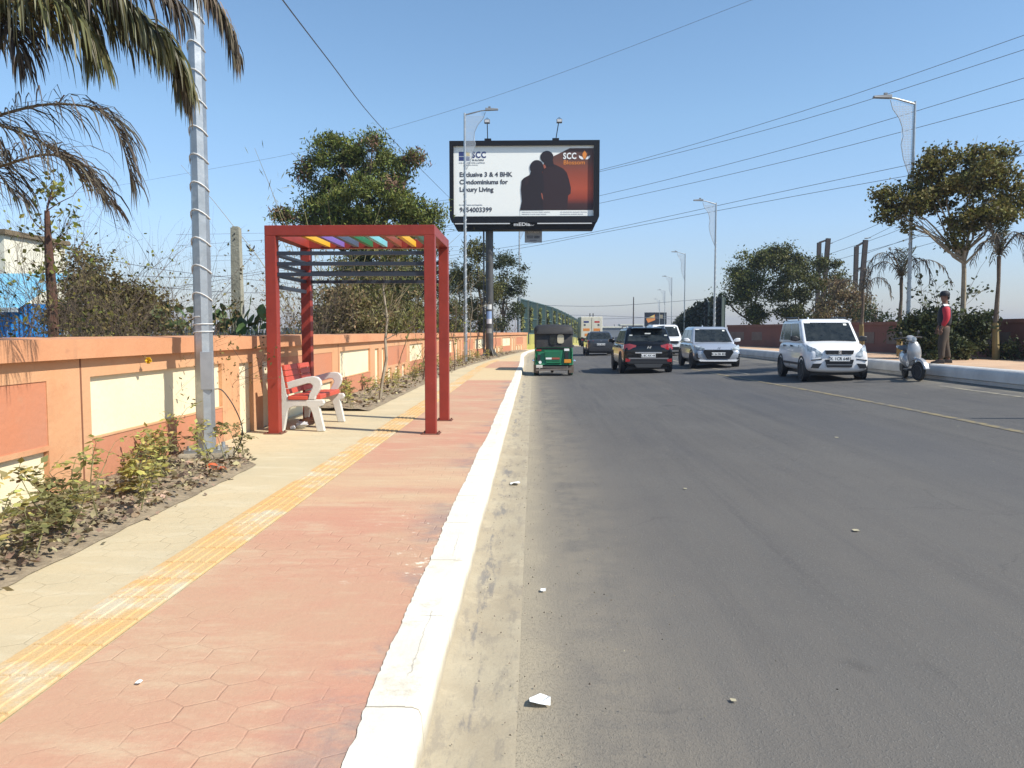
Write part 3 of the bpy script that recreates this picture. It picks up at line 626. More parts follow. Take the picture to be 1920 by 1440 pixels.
x0, x1 = U(30), U(1860); xa, xb = U(80), U(1792); zlo, zhi = V_(965), V_(112)
fr = MB().box(x0, xa, -.12, .9, zlo-.0, top).box(xb, x1, -.12, .9, zlo-.0, top).box(xa, xb, -.12, .9, zhi, top)
fr.box(xa, xb, .05, .9, zlo, zhi); fr.build('frame', mblack, bb)
zbx = V_(1125); ym = -.12
MB().hexa([(x0+.35, ym+.12, zbx), (x1-.3, ym+.12, zbx), (x1-.3, .8, zbx), (x0+.35, .8, zbx), (x0, ym, zlo-.003), (x1, ym, zlo-.003), (x1, .9, zlo-.003), (x0, .9, zlo-.003)]).build('lower_box', mblack, bb)
MB().hexa([(x0+.12, ym-.05, zlo-.32), (x1-.12, ym-.05, zlo-.32), (x1-.12, ym+.1, zlo-.32), (x0+.12, ym+.1, zlo-.32), (x0, ym-.03, zlo-.02), (x1, ym-.03, zlo-.02), (x1, ym+.0, zlo-.02), (x0, ym+.0, zlo-.02)]).build('sill', mblack, bb)
pr = MB().box(xa, xb, .02, .04, zlo, zhi).build('poster', mprint, bb)
def layer(poly, y, m, name='print'):
    return MB().prism([(U(a), V_(c)) for a, c in poly], 'y', y-.003, y).build(name, m, pr)
m, t, b, CO, X, Y, Z = newmat('sunset_print')
g = rng_(t, Z, V_(890), V_(150), 0, 1, False); cr = node(t, 'ShaderNodeValToRGB'); t.links.new(g, cr.inputs[0])
el = cr.color_ramp.elements; el[0].color = (.035, .012, .012, 1); el[1].color = (.09, .045, .035, 1)
for p_, c in ((.1, (.06, .018, .015, 1)), (.2, (.3, .045, .02, 1)), (.35, (.44, .075, .03, 1)), (.6, (.3, .06, .028, 1)), (.8, (.15, .055, .035, 1))): e = el.new(p_); e.color = c
t.links.new(cr.outputs[0], b.inputs['Base Color']); b.inputs['Roughness'].default_value = .5
layer([(1790, 145), (1500, 145), (1290, 245), (1180, 330), (1100, 600), (980, 890), (1790, 890)], .014, MATS['sunset_print'])
mman = mat('couple_dark', (.018, .01, .012), .5); mman2 = mat('couple_brown', (.03, .013, .014), .5)
def ell(cx, cy, a, c, n=20): return [(cx+a*math.cos(2*math.pi*i/n), cy-c*math.sin(2*math.pi*i/n)) for i in range(n)]
layer([(1290, 330), (1340, 350), (1420, 390), (1465, 440), (1490, 520), (1515, 620), (1512, 690), (1480, 715), (1470, 890), (1130, 890), (1150, 700), (1155, 520), (1170, 420), (1200, 340)], .009, mman2)
layer(ell(1220, 250, 80, 75), .0045, mman); layer([(1180, 280), (1290, 280), (1310, 360), (1190, 360)], .009-.006, mman)
layer([(1010, 465), (1035, 400), (1150, 400), (1175, 470), (1190, 640), (1165, 690), (1180, 890), (893, 890), (915, 780), (903, 640), (912, 530), (940, 500)], .0005, mman)
layer(ell(1097, 375, 84, 90), -.004, mman)
layer([(960, 490), (1000, 470), (995, 560), (950, 600)], -.0035, mman2); layer([(1150, 680), (1165, 690), (1178, 770), (1160, 740)], -.0045, mat('skin_glow', (.35, .1, .06), .6)); layer([(1172, 345), (1195, 340), (1212, 375), (1190, 392)], -.0085, MATS['skin_glow'])
layer([(893, 893), (1792, 893), (1792, 962), (893, 962)], .0125, mprint)
mnavy = mat('navy_print', (.03, .045, .17), .5); mtext = mat('charcoal_print', (.06, .06, .075), .5); myp = mat('yellow_print', (.75, .55, .15), .5)
mora = mat('orange_print', (.75, .25, .04), .5); morb = mat('deep_orange_print', (.6, .12, .04), .5); mwp = mat('white_print', (.86, .86, .84), .5); mgrp = mat('grey_print', (.35, .35, .37), .5)
for q in ([(145, 180), (205, 180), (205, 232), (145, 232)], [(145, 240), (205, 240), (205, 288), (145, 288)], [(214, 240), (278, 240), (278, 288), (214, 288)]): layer(q, .014, mnavy)
layer([(214, 232), (214, 200), (240, 178), (278, 190), (278, 232)], .014, myp)
def txt(s, zx, zy, hpx, m, y=.012, sx=1., **k): return lettering(s, U(zx), y, V_(zy), hpx/6.62/s41*1.38, m, pr, sx=sx, **k)
txt('SCC', 303, 252, 74, mnavy, off=.012, sx=.86, space=1.12); txt('BUILDERS', 306, 290, 20, mtext, sx=1.22)
txt('WE CREATE FOR LASTING', 145, 320, 15, mgrp, sx=1.3); txt('AN ISO 9001 COMPANY', 210, 343, 9, mgrp, sx=1.3)
for s, zy in (('Exclusive 3 & 4 BHK', 480), ('Condominiums for', 570), ('Luxury Living', 660)): txt(s, 150, zy, 56, mtext, sx=1.0, off=.008)
txt('For Information and Enquiries', 148, 828, 17, mgrp, sx=1.0); txt('9654003399', 150, 908, 58, mtext, off=.006, sx=.98, space=1.02)
txt('SCC', 1418, 273, 74, mwp, -.0, off=.014, sx=.8, space=1.1); txt('Blossom', 1420, 340, 52, mora, .008, off=.003, sx=1.08)
layer([(1680, 170), (1705, 215), (1695, 262), (1680, 278), (1660, 262), (1652, 215)], .006, mora)
layer([(1608, 232), (1650, 250), (1668, 280), (1640, 280), (1615, 262)], .006, mwp); layer([(1748, 232), (1708, 250), (1688, 280), (1715, 280), (1740, 262)], .006, mwp)
for zx, s_ in ((915, 'HRERA REG NO 123 OF 2024  PROJECT APPROVED'), (1385, 'SITE OFFICE SECTOR  GHAZIABAD  DELHI NCR')): txt(s_, zx, 920, 12, mgrp, .008, sx=.93); txt(s_[::1], zx, 945, 12, mgrp, .008, sx=.8)
# silver stripes and lettering on the lower box
msil = mat('silver_print', (.6, .6, .6), .4)
MB().box(U(95), U(770), -.19, -.172, V_(1063), V_(1050)).build('stripe', msil, bb); MB().box(U(1105), U(1770), -.19, -.172, V_(1063), V_(1050)).build('stripe', msil, bb)
lettering('mEDia', U(815), -.19, V_(1085), .235, msil, bb, off=.006, sx=1.35); lettering('24x7', U(1015), -.19, V_(1085), .09, msil, bb, sx=1.2)
for zx, dx in ((495, 0), (1325, .18)):
    f = MB().box(U(zx)-.16, U(zx)+.18, .1, .4, top, top+.16).build('bracket', mblack, bb)
    MB().tube([(U(zx), .2, top), (U(zx)+dx, -.25, top+1.05)], .025, 6).build('lamp_stem', mblack, bb)
    fl = MB().box(U(zx)+dx-.14, U(zx)+dx+.14, -.42, -.16, top+.82, top+.98).build('floodlight', mlens, bb, bevel=.01)
    MB().box(U(zx)+dx-.11, U(zx)+dx+.11, -.426, -.42, top+.84, top+.96).build('lens', mat('lens_glass', (.6, .6, .6), .2), fl); MB().tube([(U(zx)+dx-.14, -.2, top+1.0), (U(zx)+dx, -.26, top+1.1), (U(zx)+dx+.14, -.2, top+1.0)], .012, 5).build('yoke', mblack, fl)
# stickers on the column
for z0, z1, c in ((2.5, 2.75, (.7, .7, .68)), (2.0, 2.4, (.3, .42, .65)), (1.75, 2.0, (.75, .72, .72)), (1.25, 1.5, (.3, .28, .25))):
    b_ = MB(); n = 7; vs = [(.206*math.cos(a)+0, .55+.206*math.sin(a), z) for z in (z0, z1) for a in [R(-135+i*80/n) for i in range(n+1)]]
    b_.add(vs, [(i, i+1, i+n+2, i+n+1) for i in range(n)]).build('sticker', mat('sticker_%d' % int(z0*100), c, .7, var=.15), bb)
# small grey notice hanging under the billboard (seen against the sky)
sg = thing('notice_board', 'small grey notice board with a phone number hung below the billboard', 'sign', (at(1000, 455, BYd+.6).x, BYd+.6, at(1000, 455, BYd+.6).z))
MB().box(-.45, .45, -.02, .0, 0, .68).build('plate', mat('grey_notice', (.36, .37, .38), .5, var=.25), sg)
lettering('A2Z ADS', 0, -.026, .5, .12, mwp, sg, 'CENTER', sx=1.2); lettering('93555 58888', 0, -.026, .22, .2, mtext, sg, 'CENTER', sx=.62, off=.004); lettering('IN INDIA', 0, -.026, .08, .09, mtext, sg, 'CENTER')
MB().tube([(-.3, -.0, .66), (-.3, .0, .95)], .012, 5).tube([(.3, -.0, .66), (.3, .0, .95)], .012, 5).build('hanger', mblack, sg)
# far dark billboard beyond the bridge
q = at(1229, 612, 200); fb = thing('billboard', 'distant dark billboard with a red and yellow picture beyond the bridge', 'billboard', (q.x, 200, dz(200)-.5))
hh = q.z-fb.location.z; MB().box(-2.75, 2.75, 0, .4, hh, hh+3.5).build('frame', mblack, fb)
MB().prism([(-2.4, hh+1.9), (-.2, hh+3.0), (-.1, hh+1.6), (-1.9, hh+.9)], 'y', -.05, 0).build('picture', mora, fb); MB().prism([(-2.3, hh+2.0), (-.4, hh+2.9), (-.3, hh+2.1)], 'y', -.09, -.051).build('picture', myp, fb)
MB().prism([(.9, hh+2.0), (1.8, hh+2.0), (1.8, hh+2.9), (.9, hh+2.9)], 'y', -.05, 0).build('picture', mat('dull_print', (.3, .25, .15), .5), fb); MB().lathe([(.25, 0), (.25, hh)], (0, .3, 0), n=10).build('column', mblack, fb)
# ------------------------------------------------------------------ vehicles
mtyre = mat('tyre_rubber', (.02, .02, .021), .85, c2=(.05, .045, .04), vs_=9); mrim = mat('alloy_rim', (.35, .36, .38), .35, metal=.8); mplas = mat('black_plastic', (.02, .02, .022), .5)
mgl = mat('dark_glass', (.006, .009, .01), .12, c2=(.035, .04, .038), vs_=4.5, spec=.45); mhl = mat('headlamp_glass', (.14, .17, .19), .08, coat=.6, c2=(.6, .66, .7), vs_=9); mchr = mat('chrome', (.75, .76, .78), .15, metal=.9)
mpla = mat('plate_white', (.82, .82, .8), .5); mtl = mat('tail_lamp_red', (.42, .015, .02), .12, coat=1, var=.5, vs_=12); mink = mat('plate_ink', (.02, .02, .02), .6)
mgrl = mat('grille_black', (.012, .012, .014), .35); mstk = mat('sticker_pale', (.75, .76, .7), .6); mamb = mat('amber_lens', (.7, .28, .03), .3)
def wheel(parent, x, y, r, w, side, steel=False):
    t_ = MB().lathe([(r*.66, -w/2+.01), (r*.8, -w/2), (r*.95, -w/2+.015), (r, -w/2+.045), (r, w/2-.045), (r*.95, w/2-.015), (r*.8, w/2), (r*.66, w/2-.01)], (0, 0, 0), 'x', 28).build('wheel', mtyre, parent, smooth=True); t_.location = (x, y, r)
    f = side*(w/2-.02); b = MB().lathe([(r*.66, f-.0*side), (r*.62, f+.012*side), (r*.6, f-.03*side), (r*.2, f-.035*side)], (0, 0, 0), 'x', 28)
    for k in range(5):
        a = 2*math.pi*k/5+.3; c, s = math.cos(a), math.sin(a); b.bar((f-.008*side, c*r*.08, s*r*.08), (f-.012*side, c*r*.62, s*r*.62), .05, .03, up=(1, 0, 0))
    b.lathe([(r*.16, f-.04*side), (r*.14, f+.006*side)], (0, 0, 0), 'x', 12)
    o = b.build('rim', mrim, t_, smooth=True)
    return t_
def pane(mb, A, B, C, D, u0, u1, v0, v1, off=.006, th=.004):
    """A,B bottom corners, D,C top corners; inset quad pushed outward"""
    A, B, C, D = map(Vector, (A, B, C, D))
    def P(u, v): return (A*(1-u)+B*u)*(1-v)+(D*(1-u)+C*u)*v
    n = (B-A).cross(D-A).normalized(); q = [P(u0, v0), P(u1, v0), P(u1, v1), P(u0, v1)]
    mb.hexa([p-n*th for p in q]+[p+n*off for p in q]); return n
def car(name, label, pos, rz, cfg):
    L, Wd, H = cfg['L'], cfg['W'], cfg['H']; w = Wd/2; f0 = -L/2; c = thing(name, label, cfg.get('cat', 'car'), pos, rz)
    paint = cfg['paint']; zb = cfg.get('zb', .2); belt = cfg['belt']; hf, hr, yh = cfg['hood']; y_r = L/2
    (wsf, wst), (rwt, rwb) = cfg['ws'], cfg['rw']           # windshield foot/top, rear glass top/foot (from front)
    tail = cfg.get('tail', belt)
    st = [(0, .84, zb+.14, hf-.14), (.05, .92, zb+.04, hf-.05), (.22, .98, zb, hf), (.5*yh, 1, zb, (hf+hr)/2+.015), (yh, 1, zb, hr), (wsf+.25, 1, zb, belt), (L*.5, 1, zb, belt), (L*.75, 1, zb, belt+.01), (L-.3, .99, zb, tail), (L-.07, .94, zb+.03, tail-.02), (L-.0, .87, zb+.1, tail-.1)]
    rings = []
    for yy, wf, a, z in st:
        ww = w*wf; half = [(.78*ww, a), (.95*ww, a+.07), (ww, a+.2), (ww*.995, (a+z)/2+.03), (ww*.97, z-.12), (ww*.92, z-.025), (ww*.6, z+.015)]
        rings.append([(x, f0+yy, q) for x, q in half]+[(-x, f0+yy, q) for x, q in reversed(half)])
    body = MB().loft(rings).build('body', paint, c, smooth=True, flat=0, subsurf=2)
    # wheel arches: dark liners proud of the body side
    r = cfg.get('r', .3); wy = (cfg['fw'], cfg['rwy'])
    for k, yy in enumerate(wy):
        for s in (-1, 1):
            MB().lathe([(r+.075, s*(w-.13)), (r+.06, s*(w+.008)), (r+.02, s*(w+.008)), (r+.0, s*(w-.02))], (0, f0+yy, r+.02), 'x', 26).build('wheel_arch', cfg.get('arch', mplas), c, smooth=True)
            wheel(c, s*(w-.09), f0+yy, r, .2, s)
    # cabin
    z0, z1, z2 = belt-.06, H-.07, H; wb, wt = w*.93, w*cfg.get('tw', .76)
    r0 = [(-wb, f0+wsf, z0), (wb, f0+wsf, z0), (wb, f0+rwb, z0), (-wb, f0+rwb, z0)]; r1 = [(-wt, f0+wst, z1), (wt, f0+wst, z1), (wt, f0+rwt, z1), (-wt, f0+rwt, z1)]
    k = .86; r2 = [(-wt*k, f0+wst+.16, z2-.01), (wt*k, f0+wst+.16, z2-.01), (wt*k, f0+rwt-.12, z2), (-wt*k, f0+rwt-.12, z2)]
    cab_ = MB().loft([r0, r1, r2]).build('cabin', cfg.get('roofm', paint), c, smooth=True, bevel=cfg.get('bev', .07))
    cab_.modifiers['bevel'].segments = 4; cab_.data.set_sharp_from_angle(angle=R(85))
    ws = MB(); pane(ws, r0[0], r0[1], r1[1], r1[0], .06, .94, .1, .93); o = ws.build('windscreen', mgl, c)
    s_ = MB(); A, B, C_, D = [Vector(p) for p in (r0[0], r0[1], r1[1], r1[0])]; pane(s_, r0[0], r0[1], r1[1], r1[0], .82, .88, .8, .88, .009); pane(s_, r0[0], r0[1], r1[1], r1[0], .07, .18, .9, .93, .009); s_.build('sticker', mstk, o)
    wi = MB(); e0, e1 = Vector(A*.9+B*.1), 0
    for u in (.2, .52): 
        P0 = A*(1-u)+B*u+(D-A)*.09; n_ = (B-A).cross(D-A).normalized(); wi.bar(P0+n_*.014, P0+n_*.014+(B-A)*.3+(D-A)*.03, .012, .012)
    wi.build('wiper', mplas, o)
    rg = MB(); pane(rg, r0[2], r0[3], r1[3], r1[2], .06, .94, cfg.get('rgl', .2), .93); rgo = rg.build('rear_window', mgl, c)
    for s in (-1, 1):
        i0, i1 = (0, 3) if s < 0 else (1, 2); A, B, C_, D = r0[i0], r0[i1], r1[i1], r1[i0]
        for u0, u1, (fa, fb_) in ((.1, .46, (1, 0)), (.49, .8, (0, 0)), (.83, .95, (0, .3))):
            sb = MB(); A_, B_, C2, D_ = map(Vector, (A, B, C_, D))
            def P(u, v): return (A_*(1-u)+B_*u)*(1-v)+(D_*(1-u)+C2*u)*v
            n = (B_-A_).cross(D_-A_).normalized()
            if n.x*s < 0: n = -n
            q = [P(u0+.0, .14), P(u1, .14), P(u1-.02*fb_, .9), P(u0+.0, .9)]
            sb.hexa([p-n*.004 for p in q]+[p+n*.006 for p in q]); sb.build('side_window', mgl, c)
        d = MB(); 
        for yy in (wsf+.35, L*.56, L*.79): d.bar((s*(w*.985), f0+yy, zb+.14), (s*(w*.965), f0+yy, belt-.1), .016, .008, up=(1, 0, 0))
        d.build('door_seam', mplas, c)
        for yy in (L*.5, L*.73): MB().box(-.015, .015, -.09, .09, -.018, .018).build('door_handle', cfg.get('handle', mplas), c, bevel=.006).location = (s*(w*.99), f0+yy, belt-.13)
        mrr = MB().loft([[(s*(w*.95), f0+wsf+.3, belt+.02), (s*(w*.95), f0+wsf+.36, belt+.02), (s*(w*.95), f0+wsf+.36, belt+.08), (s*(w*.95), f0+wsf+.3, belt+.08)], [(s*(w+.06), f0+wsf+.26, belt+.0), (s*(w+.06), f0+wsf+.38, belt+.0), (s*(w+.06), f0+wsf+.38, belt+.15), (s*(w+.06), f0+wsf+.26, belt+.15)], [(s*(w+.2), f0+wsf+.28, belt+.02), (s*(w+.2), f0+wsf+.38, belt+.02), (s*(w+.2), f0+wsf+.38, belt+.14), (s*(w+.2), f0+wsf+.28, belt+.14)]]).build('mirror', cfg.get('mirror', mplas), c, smooth=True, bevel=.02)
        if cfg.get('mould'): MB().box(-.012, .012, -L*.26, L*.22, -.03, .03).build('side_moulding', mplas, c).location = (s*(w+.004), f0+L*.5, .42)
        if cfg.get('rails'):
            MB().tube([(s*wt*.93, f0+wst+.3, H-.06), (s*wt*.95, f0+wst+.36, H+.03), (s*wt*.95, f0+rwt-.3, H+.045), (s*wt*.93, f0+rwt-.2, H-.04)], .02, 6).build('roof_rail', cfg.get('railm', mplas), c, smooth=True)
    MB().loft([[(-.02, f0+rwt-.3, H-.01), (.02, f0+rwt-.3, H-.01), (.02, f0+rwt-.14, H-.01), (-.02, f0+rwt-.14, H-.01)], [(-.006, f0+rwt-.2, H+.07), (.006, f0+rwt-.2, H+.07), (.006, f0+rwt-.15, H+.07), (-.006, f0+rwt-.15, H+.07)]]).build('antenna', paint, c)
    MB().box(-w*.78, w*.78, f0+.35, L/2-.3, zb-.06, zb+.1).build('underbody', mplas, c)
    return c, body, rgo
def face_prism(c, poly, y0, y1, m, name, par=None, bevel=.006): return MB().prism(poly, 'y', y0, y1).build(name, m, par or c, bevel=bevel)
def plate(c, y, x, z, txt_, rev=False, wd=.5, h=.115):
    p = MB().box(x-wd/2, x+wd/2, y-.006, y+.006, z-h/2, z+h/2).build('number_plate', mpla, c); MB()
    lettering(txt_, x, y-.008 if not rev else y+.008, z-h*.3, h*.86, mink, p, 'CENTER', sx=.92, off=.002, rot=(math.pi/2, 0, math.pi if rev else 0), depth=.001)
    return p
white = mat('white_car_paint', (.8, .8, .8), .3, coat=.6, var=.04); silver = mat('silver_car_paint', (.42, .45, .5), .28, metal=.35, coat=.8); blackp = mat('black_car_paint', (.004, .004, .005), .22, coat=.35, spec=.35); grey = mat('grey_car_paint', (.05, .052, .058), .25, metal=.3, coat=1)
def z_at(x, y): return rz(x, y)+.006
# --- white tall hatchback, front view
X0, Y0 = 8.05, 22.4
c, bd, _ = car('parked_car' if False else 'hatchback_car', 'white tall hatchback with roof rails driving towards the camera beside the scooter', (X0, Y0, z_at(X0, Y0)), R(-4), dict(L=3.45, W=1.6, H=1.64, bev=.06, belt=1.02, hood=(.86, 1.05, .85), ws=(.66, 1.3), rw=(3.24, 3.41), fw=.62, rwy=2.92, r=.28, paint=white, rails=1, mould=1, tw=.84, tail=1.0))
f = -1.725
face_prism(c, [(-.36, .8), (.36, .8), (.33, .7), (-.33, .7)], f-.035, f+.1, mgrl, 'upper_grille')
em = lettering('S', 0, f-.045, .71, .12, mchr, c, 'CENTER', off=.006, name='emblem', sx=1.25)
face_prism(c, [(-.36, .56), (.36, .56), (.31, .36), (-.31, .36)], f-.03, f+.1, mgrl, 'lower_grille'); MB().box(-.33, .33, f-.036, f-.028, .42, .432).build('grille_bar', mrim, c); MB().box(-.34, .34, f-.036, f-.028, .49, .5).build('grille_bar', mplas, c)
plate(c, f-.045, 0, .585, 'DL 1CR 6481', wd=.5, h=.13)
for s in (-1, 1):
    hl = MB().loft([[(s*.43, f-.005, .66), (s*.43, f+.0, .69), (s*.45, f+.02, .74), (s*.47, f+.15, .76), (s*.44, f+.2, .66)], [(s*.56, f+.0, .64), (s*.56, f+.01, .74), (s*.58, f+.06, .84), (s*.6, f+.2, .86), (s*.58, f+.25, .64)], [(s*.7, f+.08, .65), (s*.7, f+.1, .76), (s*.71, f+.2, .9), (s*.72, f+.3, .91), (s*.7, f+.35, .66)], [(s*.745, f+.2, .7), (s*.747, f+.24, .8), (s*.742, f+.36, .94), (s*.73, f+.42, .95), (s*.72, f+.42, .7)]]).build('headlight', mhl, c, smooth=True, flat=30)
    face_prism(c, [(s*.44, .46), (s*.66, .45), (s*.7, .34), (s*.52, .33)], f-.012, f+.08, mgrl, 'fog_lamp_recess'); face_prism(c, [(s*.42, .585), (s*.7, .555), (s*.7, .53), (s*.44, .55)], f+.0, f+.08, mgrl, 'bumper_strip')
# --- silver hatchback, front view
X0, Y0 = 6.85, 31.2
c, bd, _ = car('hatchback_car', 'silver hatchback driving towards the camera behind the black car', (X0, Y0, z_at(X0, Y0)), R(-1), dict(bev=.13, L=3.8, W=1.74, H=1.54, belt=.95, hood=(.74, .96, 1.0), ws=(.85, 1.55), rw=(3.3, 3.7), fw=.75, rwy=3.2, r=.3, paint=silver, mirror=white, tw=.76, arch=mplas))
f = -1.9
face_prism(c, [(-.5, .66), (.5, .66), (.56, .6), (.4, .34), (-.4, .34), (-.56, .6)], f-.02, f+.1, mgrl, 'grille'); face_prism(c, [(-.53, .69), (.53, .69), (.5, .665), (-.5, .665)], f-.03, f+.08, mchr, 'grille_trim')
lettering('H', 0, f-.04, .7, .1, mchr, c, 'CENTER', off=.004, name='emblem', sx=1.3, shear=.3)
plate(c, f-.035, 0, .52, 'HR 26 DK 8337', wd=.5)
face_prism(c, [(-.72, .3), (.72, .3), (.66, .24), (-.66, .24)], f+.0, f+.1, white, 'bumper_lip')
for s in (-1, 1):
    hl = MB().loft([[(s*.5, f+.0, .7), (s*.5, f+.01, .74), (s*.56, f+.12, .78), (s*.56, f+.2, .72)], [(s*.66, f+.04, .67), (s*.68, f+.08, .76), (s*.7, f+.2, .82), (s*.7, f+.25, .74)], [(s*.8, f+.14, .68), (s*.81, f+.18, .78), (s*.82, f+.4, .86), (s*.82, f+.4, .8)]]).build('headlight', mhl, c, smooth=True, flat=30)
    face_prism(c, [(s*.6, .5), (s*.8, .54), (s*.78, .34), (s*.62, .33)], f+.03, f+.15, mgrl, 'fog_lamp_recess'); face_prism(c, [(s*.64, .4), (s*.74, .42), (s*.74, .38), (s*.64, .37)], f+.02, f+.1, mchr, 'fog_lamp')
# --- white car behind, front view
X0, Y0 = 7.35, 45.
c, bd, _ = car('hatchback_car', 'white car half hidden between the black car and the silver hatchback', (X0, Y0, z_at(X0, Y0)), R(1), dict(L=4, W=1.78, H=1.72, belt=1.05, hood=(.9, 1.06, 1.0), ws=(.85, 1.5), rw=(3.5, 3.9), fw=.8, rwy=3.3, r=.32, paint=white, rails=1, tw=.8))
f = -2.
face_prism(c, [(-.45, .82), (.45, .82), (.45, .68), (-.45, .68)], f-.03, f+.1, mgrl, 'grille'); face_prism(c, [(-.55, .5), (.55, .5), (.5, .32), (-.5, .32)], f-.02, f+.1, mgrl, 'lower_grille'); plate(c, f-.03, 0, .56, 'DL 8C 4471')
for s in (-1, 1): MB().loft([[(s*.5, f-.01, .72), (s*.5, f-.0, .84), (s*.52, f+.2, .84)], [(s*.82, f+.12, .74), (s*.83, f+.15, .86), (s*.84, f+.35, .86)]]).build('headlight', mhl, c)
# --- black suv, rear view (turned round: its own front faces away)
X0, Y0 = 3.98, 29.55
c, bd, rgo = car('suv_car', 'black suv with red tail lamps seen from behind, in the left lane', (X0, Y0, z_at(X0, Y0)), R(180), dict(cat='car', L=4.27, W=1.8, H=1.6, belt=1.03, hood=(.9, 1.05, 1.1), ws=(1.0, 1.7), rw=(3.75, 4.15), fw=.85, rwy=3.45, r=.34, paint=blackp, rails=1, railm=mat('rail_grey', (.3, .31, .33), .4, metal=.5), tw=.78, rgl=.25, tail=1.0, mirror=blackp))
b0 = 2.135
def rear(poly, m, name, y0=-.02, y1=.02): return face_prism(c, poly, b0-.1+y0, b0+y1, m, name)
MB().loft([[(-.56, b0-.62, 1.56), (.56, b0-.62, 1.56), (.5, b0-.7, 1.6), (-.5, b0-.7, 1.6)], [(-.54, b0-.28, 1.55), (.54, b0-.28, 1.55), (.5, b0-.3, 1.575), (-.5, b0-.3, 1.575)]]).build('roof_spoiler', blackp, c, bevel=.01)
rear([(-.46, .74), (.46, .74), (.46, .69), (-.46, .69)], mchr, 'chrome_strip', y1=.03); lettering('H', 0, b0+.02, .86, .12, mchr, c, 'CENTER', off=.005, name='emblem', rot=(math.pi/2, 0, math.pi), sx=1.5, shear=.3)
plate(c, b0+.025, 0, .62, 'DL 8C AX 4472', True, h=.12)
rear([(-.7, .54), (.7, .54), (.66, .49), (-.66, .49)], mat('satin_grey', (.16, .16, .165), .4), 'bumper_trim', y1=.035); rear([(-.5, .33), (.5, .33), (.4, .2), (-.4, .2)], mat('skid_silver', (.05, .05, .052), .45, metal=.1), 'skid_plate', y1=.03)
rear([(-.8, .47), (.8, .47), (.72, .34), (-.72, .34)], mplas, 'bumper_valance', y1=.02)
for s in (-1, 1):
    MB().loft([[(s*.42, b0-.03, .97), (s*.44, b0-.03, .88), (s*.46, b0-.2, .88), (s*.44, b0-.2, .99)], [(s*.66, b0-.03, 1.03), (s*.68, b0-.015, .82), (s*.68, b0-.2, .82), (s*.66, b0-.2, 1.03)], [(s*.83, b0-.12, 1.0), (s*.855, b0-.1, .84), (s*.86, b0-.35, .86), (s*.84, b0-.35, .98)]]).build('tail_light', mtl, c, smooth=True, flat=30)
    rear([(s*.62, .49), (s*.8, .52), (s*.8, .4), (s*.66, .4)], mtl, 'reflector', y1=.032)
    MB().box(s*.6-.05, s*.6+.05, b0-.16, b0-.1, 1.3, 1.34).build('sticker', mstk, c)
MB().bar((-.2, b0-.045, 1.1), (.14, b0-.06, 1.13), .02, .02).build('rear_wiper', mplas, c)
o = MB().box(-.1, .1, b0-.3, b0-.262, 1.36, 1.4).build('sticker', mstk, c)
# --- dark grey sedan, rear view
X0, Y0 = 4.1, 50.
c, bd, rgo = car('sedan_car', 'small dark grey car seen from behind, ahead of the auto rickshaw', (X0, Y0, z_at(X0, Y0)), R(180), dict(bev=.14, L=4, W=1.72, H=1.46, belt=.95, hood=(.78, .96, 1.0), ws=(.95, 1.7), rw=(2.95, 3.55), fw=.8, rwy=3.25, r=.3, paint=grey, tw=.74, tail=.98, rgl=.15))
b0 = 2.
plate(c, b0+.02, 0, .68, 'HR 51 BX 204', True); face_prism(c, [(-.75, .4), (.75, .4), (.68, .26), (-.68, .26)], b0-.1, b0+.02, mplas, 'bumper_valance'); lettering('H', 0, b0-.0, .86, .09, mchr, c, 'CENTER', name='emblem', rot=(math.pi/2, 0, math.pi), sx=1.5)
MB().box(-.82, .82, b0-.12, b0+.01, .82, .84).build('crease', mplas, c)
for s in (-1, 1): MB().loft([[(s*.45, b0-.02, .9), (s*.45, b0-.02, .82), (s*.45, b0-.2, .82), (s*.45, b0-.2, .9)], [(s*.8, b0-.12, .93), (s*.82, b0-.1, .8), (s*.82, b0-.3, .8), (s*.8, b0-.3, .93)]]).build('tail_light', mtl, c)
# ------------------------------------------------------------------ auto rickshaw, rear view
X0, Y0 = .69, 26.75
c = thing('auto_rickshaw', 'green and black three wheeled auto rickshaw seen from behind at the left kerb', 'auto rickshaw', (X0, Y0, z_at(X0, Y0)))
mgreen = mat('rickshaw_green', (.012, .2, .085), .4, c2=(.02, .16, .07), vs_=6, dirt=((.12, .14, .08), 5, .6, .75)); mcanv = mat('dusty_black_canvas', (.018, .018, .02), .7, c2=(.035, .03, .028), vs_=3, bump=.3, bs_=12, dirt=((.12, .1, .08), 3.5, .62, .8))
def rring(y, hw, zb_, zt_, rr_): return [(-hw, y, zb_), (hw, y, zb_), (hw, y, zt_-rr_), (hw-rr_*.35, y, zt_-rr_*.35), (hw-rr_, y, zt_), (0, y, zt_+.02), (-hw+rr_, y, zt_), (-hw+rr_*.35, y, zt_-rr_*.35), (-hw, y, zt_-rr_)]
MB().loft([rring(.06, .56, .5, .93, .04), rring(.0, .62, .38, .95, .03), rring(.1, .645, .34, .955, .03), rring(1.5, .645, .3, .95, .03)]).build('body', mgreen, c, smooth=True, flat=35)
MB().loft([rring(.03, .6, .9, 1.55, .12), rring(.1, .645, .9, 1.66, .15), rring(.5, .65, .9, 1.7, .15), rring(1.7, .62, 1.3, 1.7, .13), rring(2.1, .55, 1.4, 1.66, .13)]).build('hood', mcanv, c, smooth=True, flat=50)
rf = MB().loft([rring(-.05, .58, 1.42, 1.6, .1), rring(.06, .66, 1.4, 1.69, .13), rring(.5, .665, 1.42, 1.73, .14), rring(2.1, .6, 1.45, 1.71, .13)]).build('roof', mcanv, c, smooth=True, flat=50)
